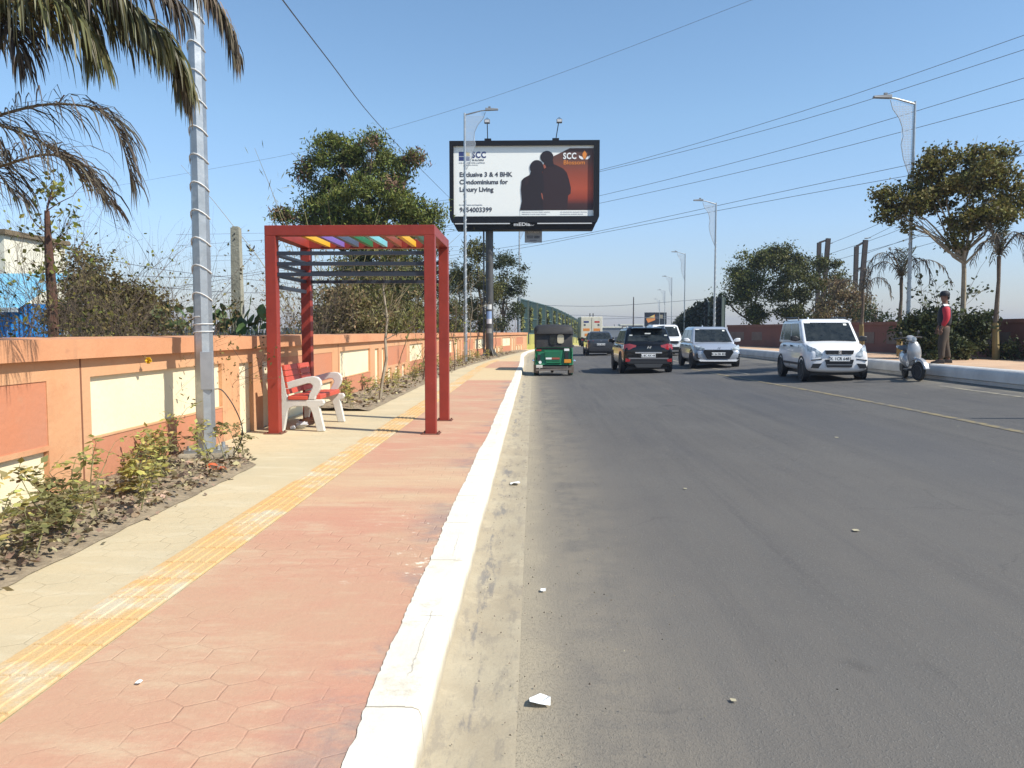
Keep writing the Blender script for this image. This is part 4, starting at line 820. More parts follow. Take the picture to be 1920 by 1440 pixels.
def rrect(x0, x1, z0, z1, r, n=5):
    out = []
    for cx, cz, a0 in ((x1-r, z0+r, -90), (x1-r, z1-r, 0), (x0+r, z1-r, 90), (x0+r, z0+r, 180)): out += [(cx+r*math.cos(R(a0+90*i/n)), cz+r*math.sin(R(a0+90*i/n))) for i in range(n+1)]
    return out
MB().prism(rrect(-.15, .1, 1.03, 1.4, .11), 'y', .01, .05).build('rear_window', mplas, c); MB().prism(rrect(-.12, .07, 1.06, 1.37, .09), 'y', -.0, .03).build('window_pane', mgl, c)
MB().prism(rrect(.12, .34, 1.1, 1.4, .07), 'y', .0, .04).build('window_patch', mat('pale_window', (.62, .55, .38), .5, var=.25, vs_=8), c)
pn = MB().prism([(-.33, .86), (.3, .86), (.24, .43), (-.25, .43)], 'y', -.02, .03).build('engine_lid', mgreen, c, bevel=.008)
MB().prism([(-.28, .82), (.25, .82), (.2, .5), (-.21, .5)], 'y', -.028, -.015).build('lid_recess', mat('rickshaw_green_deep', (.01, .13, .06), .5), pn)
for a, b2, m_ in ((-.27, -.07, mpla), (-.065, .2, mat('rust_red_plate', (.35, .08, .05), .6))): MB().box(a, b2, -.04, -.03, .56, .62).build('number_plate', m_, c)
for x0_, x1_, z0_, z1_, m_, nm in ((-.56, -.46, .5, .72, mplas, 'tail_light'), (.37, .49, .57, .8, mplas, 'tail_light'), (.35, .58, .44, .56, mamb, 'amber_lamp'), (.35, .52, .84, .92, mpla, 'sticker'), (-.6, -.42, .84, .89, mtl, 'sticker')): MB().box(x0_, x1_, -.035, .02, z0_, z1_).build(nm, m_, c, bevel=.008)
MB().lathe([(.05, -.04), (.05, .0)], (-.46, 0, .46), 'y', 14).build('badge', mpla, c)
MB().box(-.6, -.38, -.09, .05, .27, .37).build('mud_flap', mconc, c, bevel=.01); MB().bar((-.6, -.08, .2), (.6, -.08, .24), .05, .06).bar((-.5, -.07, .3), (.5, -.07, .3), .03).build('bumper', mat('dull_bumper', (.22, .18, .15), .5, var=.3, metal=.3), c)
MB().box(-.45, .45, .0, 1.4, .18, .34).build('chassis', mplas, c)
for s in (-1, 1):
    MB().lathe([(.27, s*.5), (.3, s*.56), (.3, s*.66), (.25, s*.67)], (0, .5, .3), 'x', 20).build('fender', mgreen, c, smooth=True)
    wheel(c, s*.55, .3, .21, .11, s); MB().box(s*.6-.08, s*.6+.08, .06, .085, .1, .38).build('splash_guard', mat('dusty_rubber', (.16, .12, .09), .9), c)
    MB().lathe([(.005, -.03), (.045, -.02), (.05, .02)], (s*.7, .1, .5), 'y', 10).build('side_lamp', mchr, c)
wheel(c, 0, 2.1, .21, .11, 1)
# ------------------------------------------------------------------ truck seen between the cars
q = at(1109, 652, 92); mtw = mat('cream_truck_panel', (.72, .68, .56), .6, c2=(.62, .56, .42), vs_=1.5, dirt=((.35, .25, .15), 2, .62, .75))
c = thing('goods_truck', 'tall cream goods truck with two painted rear doors, far ahead on the bridge', 'truck', (q.x, 92, rz(q.x, 92)))
MB().box(-1.25, 1.25, .1, 6.5, .95, 3.45).build('cargo_box', mtw, c, bevel=.03)
for s in (-1, 1):
    d = MB().box(min(s*.04, s*1.2), max(s*.04, s*1.2), .0, .09, 1.0, 3.4).build('rear_door', mtw, c, bevel=.01)
    for x_, z_, w_, h_, m_ in ((s*.62, 2.85, .6, .2, mnavy if s < 0 else mat('red_print', (.5, .05, .04), .5)), (s*.6, 1.95, .75, .3, mora), (s*.55, 1.35, .5, .3, mora), (s*.8, 2.5, .22, .2, mtext)): MB().box(x_-w_/2, x_+w_/2, -.008, -.001, z_-h_/2, z_+h_/2).build('painted_patch', m_, d)
    wheel(c, s*1.0, 1.1, .5, .35, s); wheel(c, s*1.0, 5.2, .5, .3, s); MB().box(s*1.05-.12, s*1.05+.12, .02, .08, .7, .85).build('tail_light', mtl, c)
    MB().box(s*.18-.05, s*.18+.05, .2, .4, 3.45, 3.85).build('roof_fitting', mplas, c)
MB().box(-1.2, 1.2, -.05, .05, .45, .7).box(-.9, .9, .4, 6.4, .6, .95).build('chassis', mplas, c); MB().box(-1.2, 1.2, 6.52, 8.1, .6, 2.5).build('cab', mtw, c, bevel=.08)
# ------------------------------------------------------------------ scooter
X0, Y0 = 9.5, 20.1
c = thing('scooter', 'silver grey motor scooter parked on its stand against the right kerb', 'scooter', (X0, Y0, z_at(X0, Y0)-.01), R(9)); c.rotation_euler = (0, R(-4), R(-13)); c.scale = (1.0, 1.0, 1.02)
msc = mat('scooter_silver', (.36, .36, .36), .3, coat=.8, metal=.2)
w1 = wheel(c, 0, -.62, .235, .1, -1); w2 = wheel(c, 0, .6, .22, .1, -1)
def oval(y, z, a, bq, tilt=0, n=12, x=0): return [(x+a*math.cos(2*math.pi*i/n), y+bq*math.sin(2*math.pi*i/n)*math.sin(tilt), z+bq*math.sin(2*math.pi*i/n)*math.cos(tilt)) for i in range(n)]
b_ = MB(); arcp = [(-.62+.29*math.cos(R(a)), .235+.29*math.sin(R(a))) for a in range(15, 175, 14)]
b_.loft([[(-.08, y, z), (-.05, y-(y+.62)*-.1, z+(z-.235)*.12), (.05, y-(y+.62)*-.1, z+(z-.235)*.12), (.08, y, z)] for y, z in reversed(arcp)], closed=True); mg_ = b_.build('front_mudguard', msc, c, smooth=True)
# apron
ap = MB().loft([[(-.1, -.42, .3), (0, -.46, .3), (.1, -.42, .3), (0, -.38, .3)], [(-.19, -.46, .5), (0, -.56, .5), (.19, -.46, .5), (0, -.42, .5)], [(-.22, -.48, .68), (0, -.6, .68), (.22, -.48, .68), (0, -.44, .68)], [(-.17, -.44, .86), (0, -.55, .86), (.17, -.44, .86), (0, -.4, .86)], [(-.08, -.4, .95), (0, -.47, .95), (.08, -.4, .95), (0, -.36, .95)]]).build('apron', msc, c, smooth=True, flat=0, subsurf=1)
fk_ = MB().tube([(0, -.62, .25), (0, -.5, .6), (0, -.4, .95), (0, -.36, 1.02)], .022, 8).build('fork', mchr, c)
hb_ = MB().tube([(-.33, -.3, 1.04), (-.16, -.38, 1.05), (0, -.4, 1.03), (.16, -.38, 1.05), (.33, -.3, 1.04)], [.018, .02, .03, .02, .018], 8).build('handlebar', mplas, c, smooth=True)
MB().loft([oval(-.5, 1.0, .05, .04), oval(-.47, 1.0, .11, .07), oval(-.36, 1.03, .12, .08), oval(-.3, 1.04, .06, .04)]).build('headlamp_cowl', msc, hb_, smooth=True)
MB().lathe([(.02, -.525), (.06, -.515), (.065, -.48)], (0, 0, 1.0), 'y', 14).build('headlight', mhl, c)
for s in (-1, 1):
    MB().tube([(s*.2, -.37, 1.06), (s*.24, -.36, 1.18)], .006, 5).build('mirror_stalk', mplas, hb_); MB().lathe([(.01, -.012), (.036, -.006), (.036, .01)], (s*.25, -.36, 1.17), 'y', 12).build('mirror', mplas, hb_)
    MB().tube([(s*.32, -.3, 1.04), (s*.4, -.27, 1.03)], .022, 8).build('grip', mplas, hb_)
ap.scale = (1.18, 1, 1.04)
st_m = Matrix.Translation((0, -.5, 0)) @ Matrix.Rotation(R(26), 4, 'Z') @ Matrix.Translation((0, .5, 0))
for o_ in (w1, mg_, fk_, hb_): o_.matrix_local = st_m @ Matrix.Translation(o_.location)
MB().box(-.16, .16, -.42, .05, .24, .3).build('floorboard', mplas, c, bevel=.02)
MB().loft([oval(.0, .42, .1, .12), oval(.08, .48, .17, .2), oval(.35, .52, .17, .19), oval(.62, .56, .14, .15), oval(.85, .62, .06, .07)]).build('rear_body', msc, c, smooth=True)
MB().loft([oval(.02, .72, .09, .03), oval(.12, .75, .14, .05), oval(.45, .76, .15, .05), oval(.72, .8, .12, .045), oval(.8, .81, .06, .03)]).build('seat', mplas, c, smooth=True)
MB().tube([(.1, .6, .25), (.16, .2, .2), (.14, .0, .22)], .04, 8).build('exhaust', mplas, c); MB().box(-.12, .12, .3, .65, .2, .4).build('engine', mplas, c, bevel=.02)
MB().tube([(-.05, .2, .22), (-.16, .22, .01)], .012, 6).tube([(.05, .2, .22), (.16, .22, .01)], .012, 6).build('stand', mplas, c); MB().tube([(-.12, .75, .78), (-.1, .95, .82), (.1, .95, .82), (.12, .75, .78)], .012, 6).build('grab_rail', mchr, c)
# ------------------------------------------------------------------ person standing on the right kerb, turned to the left
def skin(name, chains, m, parent, sub=1, root=0):
    """chains: list of lists of (point, radius); chains that start at an existing point are joined there"""
    vs, es, rs = [], [], []
    def idx(p, r):
        for i, q in enumerate(vs):
            if (Vector(q)-Vector(p)).length < 1e-4: return i
        vs.append(p); rs.append(r); return len(vs)-1
    for ch in chains:
        pi_ = None
        for p, r in ch:
            i = idx(p, r)
            if pi_ is not None and i != pi_: es.append((pi_, i))
            pi_ = i
    me = bpy.data.meshes.new(name); me.from_pydata(vs, es, []); me.materials.append(m)
    o = bpy.data.objects.new(name, me); COL.objects.link(o); o.parent = parent
    md = o.modifiers.new('skin', 'SKIN'); md.use_smooth_shade = True
    for i, r in enumerate(rs):
        d = me.skin_vertices[0].data[i]; d.radius = r if isinstance(r, tuple) else (r, r); d.use_root = (i == root)
    sb = o.modifiers.new('sub', 'SUBSURF'); sb.levels = sb.render_levels = sub
    return o
q = at(1768, 681, 20.3)
c = thing('person', 'person in black cap, red sleeved jacket and brown trousers standing on the right kerb', 'person', (q.x, 20.3, q.z), rz=R(-112), scale=1.0); c.scale = (1.12, 1.12, 1.01)
# local: faces -y, x to the person's left
msk = mat('brown_skin', (.2, .1, .065), .6); mjk = mat('black_jacket', (.015, .015, .02), .8); mrs = mat('red_sleeve', (.5, .02, .035), .7, var=.2); mtr = mat('brown_trousers', (.075, .055, .038), .85, var=.35); msh = mat('dark_shoe', (.04, .03, .022), .6); mcap = mat('black_cap', (.012, .014, .02), .7)
H1 = [((0, 0, .95), .1), ((0, .01, 1.1), .1), ((0, .0, 1.3), .12), ((0, .01, 1.42), .07), ((0, -.0, 1.5), .05), ((0, -.015, 1.58), .075), ((0, -.02, 1.67), .09), ((0, -.01, 1.73), .065)]
def hand(sx, wx, wy, wz):
    ch = [[((wx, wy, wz), .028), ((wx, wy-.01, wz-.05), (.034, .018)), ((wx, wy-.015, wz-.09), (.036, .014))]]
    for k, (dx, l) in enumerate(((-.028, .07), (-.01, .08), (.01, .075), (.028, .06))):
        ch.append([((wx, wy-.015, wz-.09), (.036, .014)), ((wx+dx*.9*.6, wy-.018+dx, wz-.115), .009), ((wx+dx*.4, wy-.035+dx, wz-.115-l*.5), .009), ((wx+dx*.4-.012*sx, wy-.03+dx, wz-.115-l), .008)])
    ch.append([((wx, wy-.01, wz-.05), (.034, .018)), ((wx-.01*sx, wy-.045, wz-.075), .01), ((wx-.015*sx, wy-.055, wz-.11), .009)])
    return ch
LA = [((0, .0, 1.3), .12), ((.17, .01, 1.36), .055), ((.22, .03, 1.12), .042), ((.2, -.06, .9), .03)]
RA = [((0, .0, 1.3), .12), ((-.17, .01, 1.36), .055), ((-.23, .02, 1.12), .042), ((-.22, -.1, .92), .03)]
LL = [((0, 0, .95), .1), ((.09, .0, .88), .08), ((.13, -.05, .48), .052), ((.14, -.05, .09), .036), ((.15, -.18, .04), .03)]
RL = [((0, 0, .95), .1), ((-.09, .0, .88), .08), ((-.13, .04, .48), .052), ((-.15, .13, .09), .036), ((-.16, .0, .04), .03)]
skin('body', [H1, LA, RA, LL, RL]+hand(1, .2, -.06, .9)+hand(-1, -.22, -.1, .92), msk, c)
fb_ = MB().loft([oval(-.125, 1.63, .008, .006), oval(-.11, 1.645, .012, .02), oval(-.1, 1.66, .01, .012)]).build('nose', msk, c); MB().box(-.022, .022, -.106, -.098, 1.6, 1.607).build('mouth', mat('lip_dark', (.08, .03, .03), .6), c)
for s in (-1, 1): MB().lathe([(.004, -.108), (.011, -.104), (.011, -.09)], (s*.032, 0, 1.668), 'y', 10).build('eye', mjk, c); MB().loft([oval(.0, 1.655, .006, .02, x=s*.088), oval(.02, 1.66, .01, .03, x=s*.092)]).build('ear', msk, c)
skin('jacket', [[((0, 0, .9), (.19, .15)), ((0, .0, 1.05), (.195, .155)), ((0, .0, 1.25), (.21, .165)), ((0, .005, 1.38), (.18, .125)), ((0, .005, 1.47), (.075, .07))]], mjk, c, 2)
for s, A in ((1, LA), (-1, RA)): skin('sleeve', [[((s*.12, .005, 1.38), .07), (A[1][0], .09), (A[2][0], .075), ((A[3][0][0], A[3][0][1]+.01, A[3][0][2]+.02), .048)]], mrs, c, 2)
for s in (-1, 1): MB().bar((s*.1, .0, 1.47), (s*.2, .02, 1.42), .1, .015).build('shoulder_stripe', mat('white_cloth', (.75, .75, .75), .8), c)
skin('trousers', [[((0, 0, .97), (.15, .12)), ((0, 0, .88), (.16, .125)), ((.09, .0, .78), .11), (LL[2][0], .088), ((.14, -.05, .1), .065)], [((0, 0, .88), (.16, .125)), ((-.09, .01, .78), .11), (RL[2][0], .088), ((-.15, .12, .1), .065)]], mtr, c, 2)
for x_, y_ in ((.14, -.06), (-.15, .12)): MB().loft([[(x_-.045, y_-.2, .0), (x_+.045, y_-.2, .0), (x_+.04, y_-.2, .035), (x_-.04, y_-.2, .035)], [(x_-.055, y_-.1, .0), (x_+.055, y_-.1, .0), (x_+.045, y_-.1, .07), (x_-.045, y_-.1, .07)], [(x_-.045, y_+.08, .0), (x_+.045, y_+.08, .0), (x_+.04, y_+.07, .1), (x_-.04, y_+.07, .1)]]).build('shoe', msh, c, smooth=True, bevel=.012)
cp = MB().lathe([(.098, 1.68), (.105, 1.71), (.1, 1.76), (.07, 1.8), (.01, 1.815)], (0, -.01, 0), 'z', 16).build('cap', mcap, c, smooth=True)
MB().loft([[(-.07, -.08, 1.69), (.07, -.08, 1.69), (.07, -.08, 1.7), (-.07, -.08, 1.7)], [(-.05, -.2, 1.675), (.05, -.2, 1.675), (.05, -.2, 1.683), (-.05, -.2, 1.683)]]).build('peak', mcap, cp, bevel=.004)
MB().loft([oval(.06, 1.62, .05, .05), oval(.085, 1.66, .06, .06), oval(.07, 1.7, .08, .04)]).build('hair', mjk, c)
# ------------------------------------------------------------------ vegetation helpers
def leafcloud(clusters, ln, wd, rng, droop=0., sub=14, subr=.32, shell=.55):
    """clusters: (centre, (rx,ry,rz), n). leaves gather in small clumps spread through each ellipsoid"""
    out = []
    for c, r, n in clusters:
        c = np.array(c, float); r = np.array(r, float); k = max(3, int(sub*max(1, (r.prod()**(1/3))/1.)))
        d = rng.normal(size=(k, 3)); d /= np.linalg.norm(d, axis=1)[:, None]; rad = rng.uniform(shell, 1.08, (k, 1))*rng.uniform(.7, 1.25, (k, 1))
        cc = c+d*r*rad; which = rng.integers(0, k, n)
        p = cc[which]+rng.normal(size=(n, 3))*subr*np.array([1, 1, .75])*rng.uniform(.6, 1.3, (k, 1))[which]
        a = rng.normal(size=(n, 3)); a[:, 2] -= droop*2; a /= np.linalg.norm(a, axis=1)[:, None]
        b = np.cross(a, rng.normal(size=(n, 3))); b /= np.linalg.norm(b, axis=1)[:, None]
        L = ln*rng.uniform(.6, 1.3, (n, 1))/2; Wd = wd*rng.uniform(.6, 1.3, (n, 1))/2
        out.append(np.stack([p-a*L, p+b*Wd, p+a*L, p-b*Wd], 1).reshape(-1, 3))
    return np.concatenate(out)
def limb(mb, a, b, r0, r1, rng, n=6, bend=.12, seg=6):
    a, b = Vector(a), Vector(b); L = (b-a).length; pts = []; off = Vector(rng.normal(size=3))*L*bend
    for i in range(seg+1):
        u = i/seg; p = a.lerp(b, u)+off*math.sin(u*math.pi)*.5+Vector(rng.normal(size=3))*L*.012*(0 < i < seg); pts.append(p)
    mb.tube(pts, [r0+(r1-r0)*i/seg for i in range(seg+1)], n); return pts
def branchy(mb, p, d, L, r, depth, rng, spread=.5, tips=None, up=.25, n=4):
    """recursive bare branching"""
    p = Vector(p); d = Vector(d).normalized(); pts = [p]; k = 4
    for i in range(k):
        d = (d+Vector(rng.normal(size=3))*.13+Vector((0, 0, up*.12))).normalized(); pts.append(pts[-1]+d*L/k)
    mb.tube(pts, [r*(1-.5*i/k) for i in range(k+1)], n)
    if tips is not None: tips += pts[2:]
    if depth <= 0: return
    for j in range(rng.integers(2, 5)):
        q = pts[rng.integers(1, k+1)]; nd = (d+Vector(rng.normal(size=3))*spread).normalized(); nd.z = nd.z+up*.4
        branchy(mb, q, nd, L*rng.uniform(.5, .85), r*.55, depth-1, rng, spread, tips, up, n)
def tipleaves(tips, n, ln, wd, rng, jit=.05, droop=.4):
    T = np.array([tuple(t) for t in tips]); p = T[rng.integers(0, len(T), n)]+rng.normal(size=(n, 3))*jit
    a = rng.normal(size=(n, 3)); a[:, 2] -= droop; a /= np.linalg.norm(a, axis=1)[:, None]; b = np.cross(a, rng.normal(size=(n, 3))); b /= np.linalg.norm(b, axis=1)[:, None]
    L = ln*rng.uniform(.5, 1.3, (n, 1))/2; Wd = wd*rng.uniform(.6, 1.2, (n, 1))/2
    return np.stack([p-a*L, p+b*Wd, p+a*L, p-b*Wd], 1).reshape(-1, 3)
mbark = mat('grey_bark', (.16, .12, .085), .9, c2=(.08, .06, .045), vs_=8, bump=.6, bs_=25); mbark2 = mat('red_brown_bark', (.12, .055, .035), .9, c2=(.06, .03, .02), vs_=9, bump=.5, bs_=25); mtwig = mat('dry_twig', (.15, .11, .075), .9, c2=(.08, .055, .04), vs_=5, island=.3)
mpale = mat('pale_bark', (.38, .32, .23), .85, c2=(.2, .16, .11), vs_=7, bump=.4, bs_=30)
lf = lambda nm, c, c2, isl=.5, tr=.25: mat(nm, c, .6, c2=c2, vs_=1.4, island=isl, trans=tr, spec=.3)
L_dark = lf('dark_green_leaves', (.055, .085, .02), (.03, .05, .016)); L_oliv = lf('olive_leaves', (.15, .15, .04), (.09, .085, .03)); L_mid = lf('mid_green_leaves', (.08, .12, .02), (.11, .1, .03)); L_yel = lf('yellow_green_leaves', (.28, .26, .04), (.13, .15, .035)); L_brn = lf('olive_brown_leaves', (.17, .14, .045), (.1, .075, .03)); L_dry = lf('dry_leaves', (.26, .19, .09), (.15, .1, .05)); L_bl = lf('blackish_leaves', (.045, .06, .018), (.075, .08, .028))
def tree(name, label, base, trunk_top, clusters, leafm, ln, wd, seed, r=.15, bark=mbark, droop=0., sub=14, subr=.3, group=None, extra=None, lo=.55):
    rng = np.random.default_rng(seed); t_ = thing(name, label, 'tree' if 'bush' not in name and 'shrub' not in name else 'bush', base, group=group)
    mb = MB(); B = Vector(base); T = Vector(trunk_top); limb(mb, B, T, r, r*.6, rng, 8, .06)
    for c, rr_, n in clusters: 
        pts = limb(mb, B.lerp(T, rng.uniform(lo, 1)), c, r*.42, r*.08, rng, 6)
        for k in range(4): limb(mb, pts[rng.integers(2, 6)], Vector(c)+Vector(rng.normal(size=3))*np.mean(rr_)*.6, r*.14, r*.03, rng, 4)
    mb.build('trunk', bark, t_, smooth=True, world=True, fix=False)
    npmesh('crown', leafcloud(clusters, ln, wd, rng, droop, sub, subr), 4, leafm, t_, world=True)
    if extra: npmesh('brown_foliage', leafcloud(*extra[0], rng=rng, droop=.3, sub=sub, subr=subr*.8), 4, extra[1], t_, world=True)
    return t_
DENS = 1.
def C(px, py, Y, rp, n, ry=None, rz_=None):
    s = FPX/Y; n = int(n*DENS); return (tuple(at(px, py, Y)), (rp/s, (ry or rp)/s, (rz_ or rp*.8)/s), n)
# ------------------------------------------------------------------ big tree behind the shelter
Yt = 30; DENS = 2.5
cl_ = [C(632, 300, Yt, 42, 1500, rz_=44), C(690, 300, Yt+1, 50, 1700), C(735, 325, Yt, 38, 1100), C(612, 360, Yt+.6, 36, 1200), C(680, 375, Yt-.8, 66, 2900), C(745, 395, Yt+.4, 50, 1700), C(600, 400, Yt, 34, 800), C(640, 425, Yt-1, 55, 2000), C(775, 408, Yt, 46, 1200, rz_=26), C(810, 402, Yt, 22, 380, rz_=14), C(720, 440, Yt-.5, 65, 1500), C(775, 297, Yt, 18, 260, rz_=9), C(530, 405, Yt-.5, 18, 300, rz_=12), C(577, 415, Yt, 24, 420, rz_=20), C(573, 330, Yt, 13, 260, rz_=24), C(700, 262, Yt, 16, 260), C(620, 268, Yt, 20, 300)]
ex = [C(570, 318, Yt-.4, 12, 50, rz_=22), C(700, 270, Yt-.6, 14, 30), C(780, 295, Yt-.3, 18, 60, rz_=8), C(530, 400, Yt-.8, 16, 60), C(735, 345, Yt-2.2, 8, 30)]
bt = at(690, 600, Yt); tree('broad_tree', 'large dark green feathery tree rising behind the red shelter', (bt.x, Yt, -.4), tuple(at(690, 430, Yt)), cl_, lf('feathery_leaves', (.165, .18, .035), (.085, .105, .025), .6), .17, .055, 21, .2, droop=.35, subr=.19, sub=20, extra=((ex, .2, .06), mat('brown_pods', (.16, .09, .05), .8, island=.3)))
DENS = 2.6
# ------------------------------------------------------------------ dark trees by the billboard column
for i, (px, Y, lab, cl_, m_) in enumerate([
    (905, 45, 'dark green tree immediately left of the billboard column', [C(895, 470, 45, 24, 700), C(885, 520, 45, 30, 1000), C(915, 545, 45, 24, 700), C(880, 580, 45, 26, 700), C(900, 610, 45, 26, 500)], L_oliv),
    (945, 52, 'dark loose tree immediately right of the billboard column', [C(950, 500, 52, 26, 800), C(962, 535, 52, 24, 700), C(935, 550, 52, 22, 500), C(955, 585, 52, 20, 400), C(940, 610, 52, 20, 300)], L_bl)]):
    b_ = at(px, 640, Y); tree('roadside_tree', lab, (b_.x, Y, -.3), tuple(at(px, 560, Y)), cl_, m_, .17, .07, 40+i, .13, subr=.24, sub=12)
# leafy undergrowth behind the wall
for i, (px, py, Y, rp, n, m_, lab) in enumerate([
    (840, 590, 42, 30, 1500, L_oliv, 'olive bush behind the wall right of the shelter'), (700, 585, 26, 52, 3600, L_brn, 'yellow green scrubby bush seen through the middle of the shelter'), (765, 575, 32, 44, 3000, L_oliv, 'dark olive bush seen through the right part of the shelter'), (640, 590, 21, 42, 2200, L_brn, 'dry brown bush seen through the left part of the shelter'), (785, 510, 35, 42, 2200, L_bl, 'tall olive bush under the big tree'), (700, 505, 28, 60, 2600, L_bl, 'dark foliage low under the big tree'), (860, 520, 46, 22, 800, L_oliv, 'narrow olive bush beside the thin lamp post')]):
    cc = C(px, py, Y, rp, n, rz_=rp*1.1); b_ = at(px, 650, Y); s_ = FPX/Y
    tree('bush', lab, (b_.x, Y, -.3), (cc[0][0], Y, cc[0][2]-.4), [cc, C(px-rp*.6, py+20, Y+.5, rp*.7, n//3), C(px+rp*.6, py+25, Y-.5, rp*.7, n//3)], m_, .13, .05, 60+i, .05, droop=.2, subr=.2, sub=16)
for i, (px, Y, lab) in enumerate([(600, 20, 'brown twiggy thicket just right of the back left shelter post'), (690, 24, 'brown twiggy thicket in the middle of the shelter view'), (780, 34, 'brown twiggy thicket in the right part of the shelter view'), (845, 42, 'brown twiggy thicket right of the shelter')]):
    rng = np.random.default_rng(400+i); b_ = at(px, 640, Y); t_ = thing('thicket', lab, 'bush', (b_.x, Y, -.3)); mb = MB(); tips = []
    for k in range(16): branchy(mb, (b_.x+rng.normal()*.55, Y+rng.normal()*.5, -.3), (rng.normal()*.3, rng.normal()*.3, 1), 1.9*rng.uniform(.6, 1), .012, 3, rng, .45, tips)
    mb.build('twigs', mtwig, t_, world=True, fix=False); npmesh('leaves', tipleaves(tips, 1700, .12, .05, rng, .09), 4, (L_dry, L_yel, L_oliv, L_oliv)[i], t_, world=True)
# dry reeds / canes
rng = np.random.default_rng(5); mcane = mat('dry_cane', (.24, .185, .1), .8, c2=(.14, .11, .055), vs_=2, island=.4)
for i, (px, Y, n, sp, ht, lab) in enumerate([(655, 22, 34, .6, 165, 'tall dry cane clump behind the wall, left half of the shelter view'), (735, 29, 34, .6, 140, 'tall dry cane clump behind the wall, right half of the shelter view'), (625, 24, 12, .5, 320, 'thin dry bamboo stalks rising in front of the big tree'), (860, 44, 26, .5, 80, 'dry cane clump behind the wall beside the thin lamp post')]):
    b_ = at(px, 640, Y); t_ = thing('cane_clump', lab, 'plant', (b_.x, Y, -.3)); mb = MB(); tips = []
    for k in range(n):
        a = Vector((b_.x+rng.normal()*sp*.7, Y+rng.normal()*sp*.5, -.3)); h = (ht/FPX*Y+1.6)*rng.uniform(.55, 1.05); ln_ = Vector((rng.normal()*.16, rng.normal()*.15, 1)); pts = [a+ln_*h*u+Vector((rng.normal()*.0, 0, 0))+Vector((ln_.x, ln_.y, 0))*h*u*u*.9 for u in (0, .3, .6, .85, 1)]
        mb.tube(pts, [.013, .012, .01, .007, .004], 4); tips += pts[2:]
    mb.build('canes', mcane, t_, world=True, fix=False); npmesh('foliage', tipleaves(tips, n*14, .3, .03, rng, .22, .6), 4, lf('cane_blades', (.24, .2, .08), (.12, .12, .04)), t_, world=True)
# ------------------------------------------------------------------ bare shrubs at the left
def bare(name, label, px, Y, z0, H, n, r, seed, lean=(0, 0), leaves=0, leafm=None, ls=(.07, .05), depth=3, spread=.5, bark=mtwig, sp=.25):
    rng = np.random.default_rng(seed); x = at(px, 640, Y).x; t_ = thing(name, label, 'bush' if name != 'bare_tree' else 'tree', (x, Y, z0)); mb = MB(); tips = []
    for k in range(n): branchy(mb, (x+rng.normal()*sp*.4, Y+rng.normal()*sp*.4, z0), (lean[0]+rng.normal()*.3, lean[1]+rng.normal()*.3, 1), H*rng.uniform(.45, .7), r*rng.uniform(.6, 1), depth, rng, spread, tips)
    mb.build('branches', bark, t_, world=True, fix=False)
    if leaves: npmesh('leaves', tipleaves(tips, leaves, *ls, rng, .05), 4, leafm, t_, world=True)
    return t_
bare('bare_shrub', 'tangled leafless shrub with a few yellow leaves in front of the blue shed', 165, 10.5, -.2, 3.0, 34, .012, 71, leaves=520, leafm=L_yel, ls=(.06, .045), sp=1.0)
bare('bare_shrub', 'twiggy olive shrub left of the near lamp post', 225, 11.5, -.2, 2.2, 20, .01, 72, lean=(.1, 0), leaves=420, leafm=L_brn, ls=(.06, .04), sp=.8)
bare('bare_shrub', 'thick olive shrub low behind the wall left of the near lamp post', 215, 9.8, -.2, 1.9, 46, .01, 79, leaves=4200, leafm=L_brn, ls=(.055, .032), sp=1.3)
bare('bare_shrub', 'spindly shrub with long bare stems reaching up to the palm fronds', 40, 9.5, -.2, 2.5, 12, .012, 73, lean=(-.1, 0), leaves=150, leafm=L_yel, ls=(.09, .06), depth=3, sp=1.0)
bare('bare_shrub', 'pale grey brush seen just left of the shelter bench', 548, 19, -.2, 2.9, 13, .011, 74, leaves=350, leafm=L_dry, ls=(.09, .04), sp=1.2)
bare('bare_shrub', 'thin bare brush behind the near lamp post', 330, 15, -.2, 2.1, 7, .009, 75, leaves=40, leafm=L_oliv, ls=(.08, .05), sp=1.0)
bare('bare_shrub', 'low bare brush left of the leafy tree on the far right', 1790, 27, .5, 3.2, 4, .025, 76, leaves=260, leafm=L_bl, ls=(.14, .11), sp=.4, depth=2, spread=.45)
for i, (lab, cl_) in enumerate([('dense brown olive thicket above the wall left of the near lamp post', [C(250, 575, 12, 42, 1500, rz_=44), C(215, 600, 11.8, 50, 1600, rz_=30), C(285, 590, 12.2, 30, 700, rz_=34), C(190, 540, 12, 30, 700, rz_=36)]), ('ragged brown bush behind the reddish trunk at the left', [C(150, 560, 12.5, 34, 900, rz_=50), C(160, 500, 12.5, 26, 420, rz_=34), C(130, 600, 12.3, 34, 800, rz_=26)])]):
    b_ = at(220 if i == 0 else 148, 640, 12.2); tree('bush', lab, (b_.x, 12.2, -.2), (cl_[0][0][0], 12.2, .9), cl_, L_brn, .07, .035, 500+i, .03, bark=mtwig, subr=.12, sub=40)
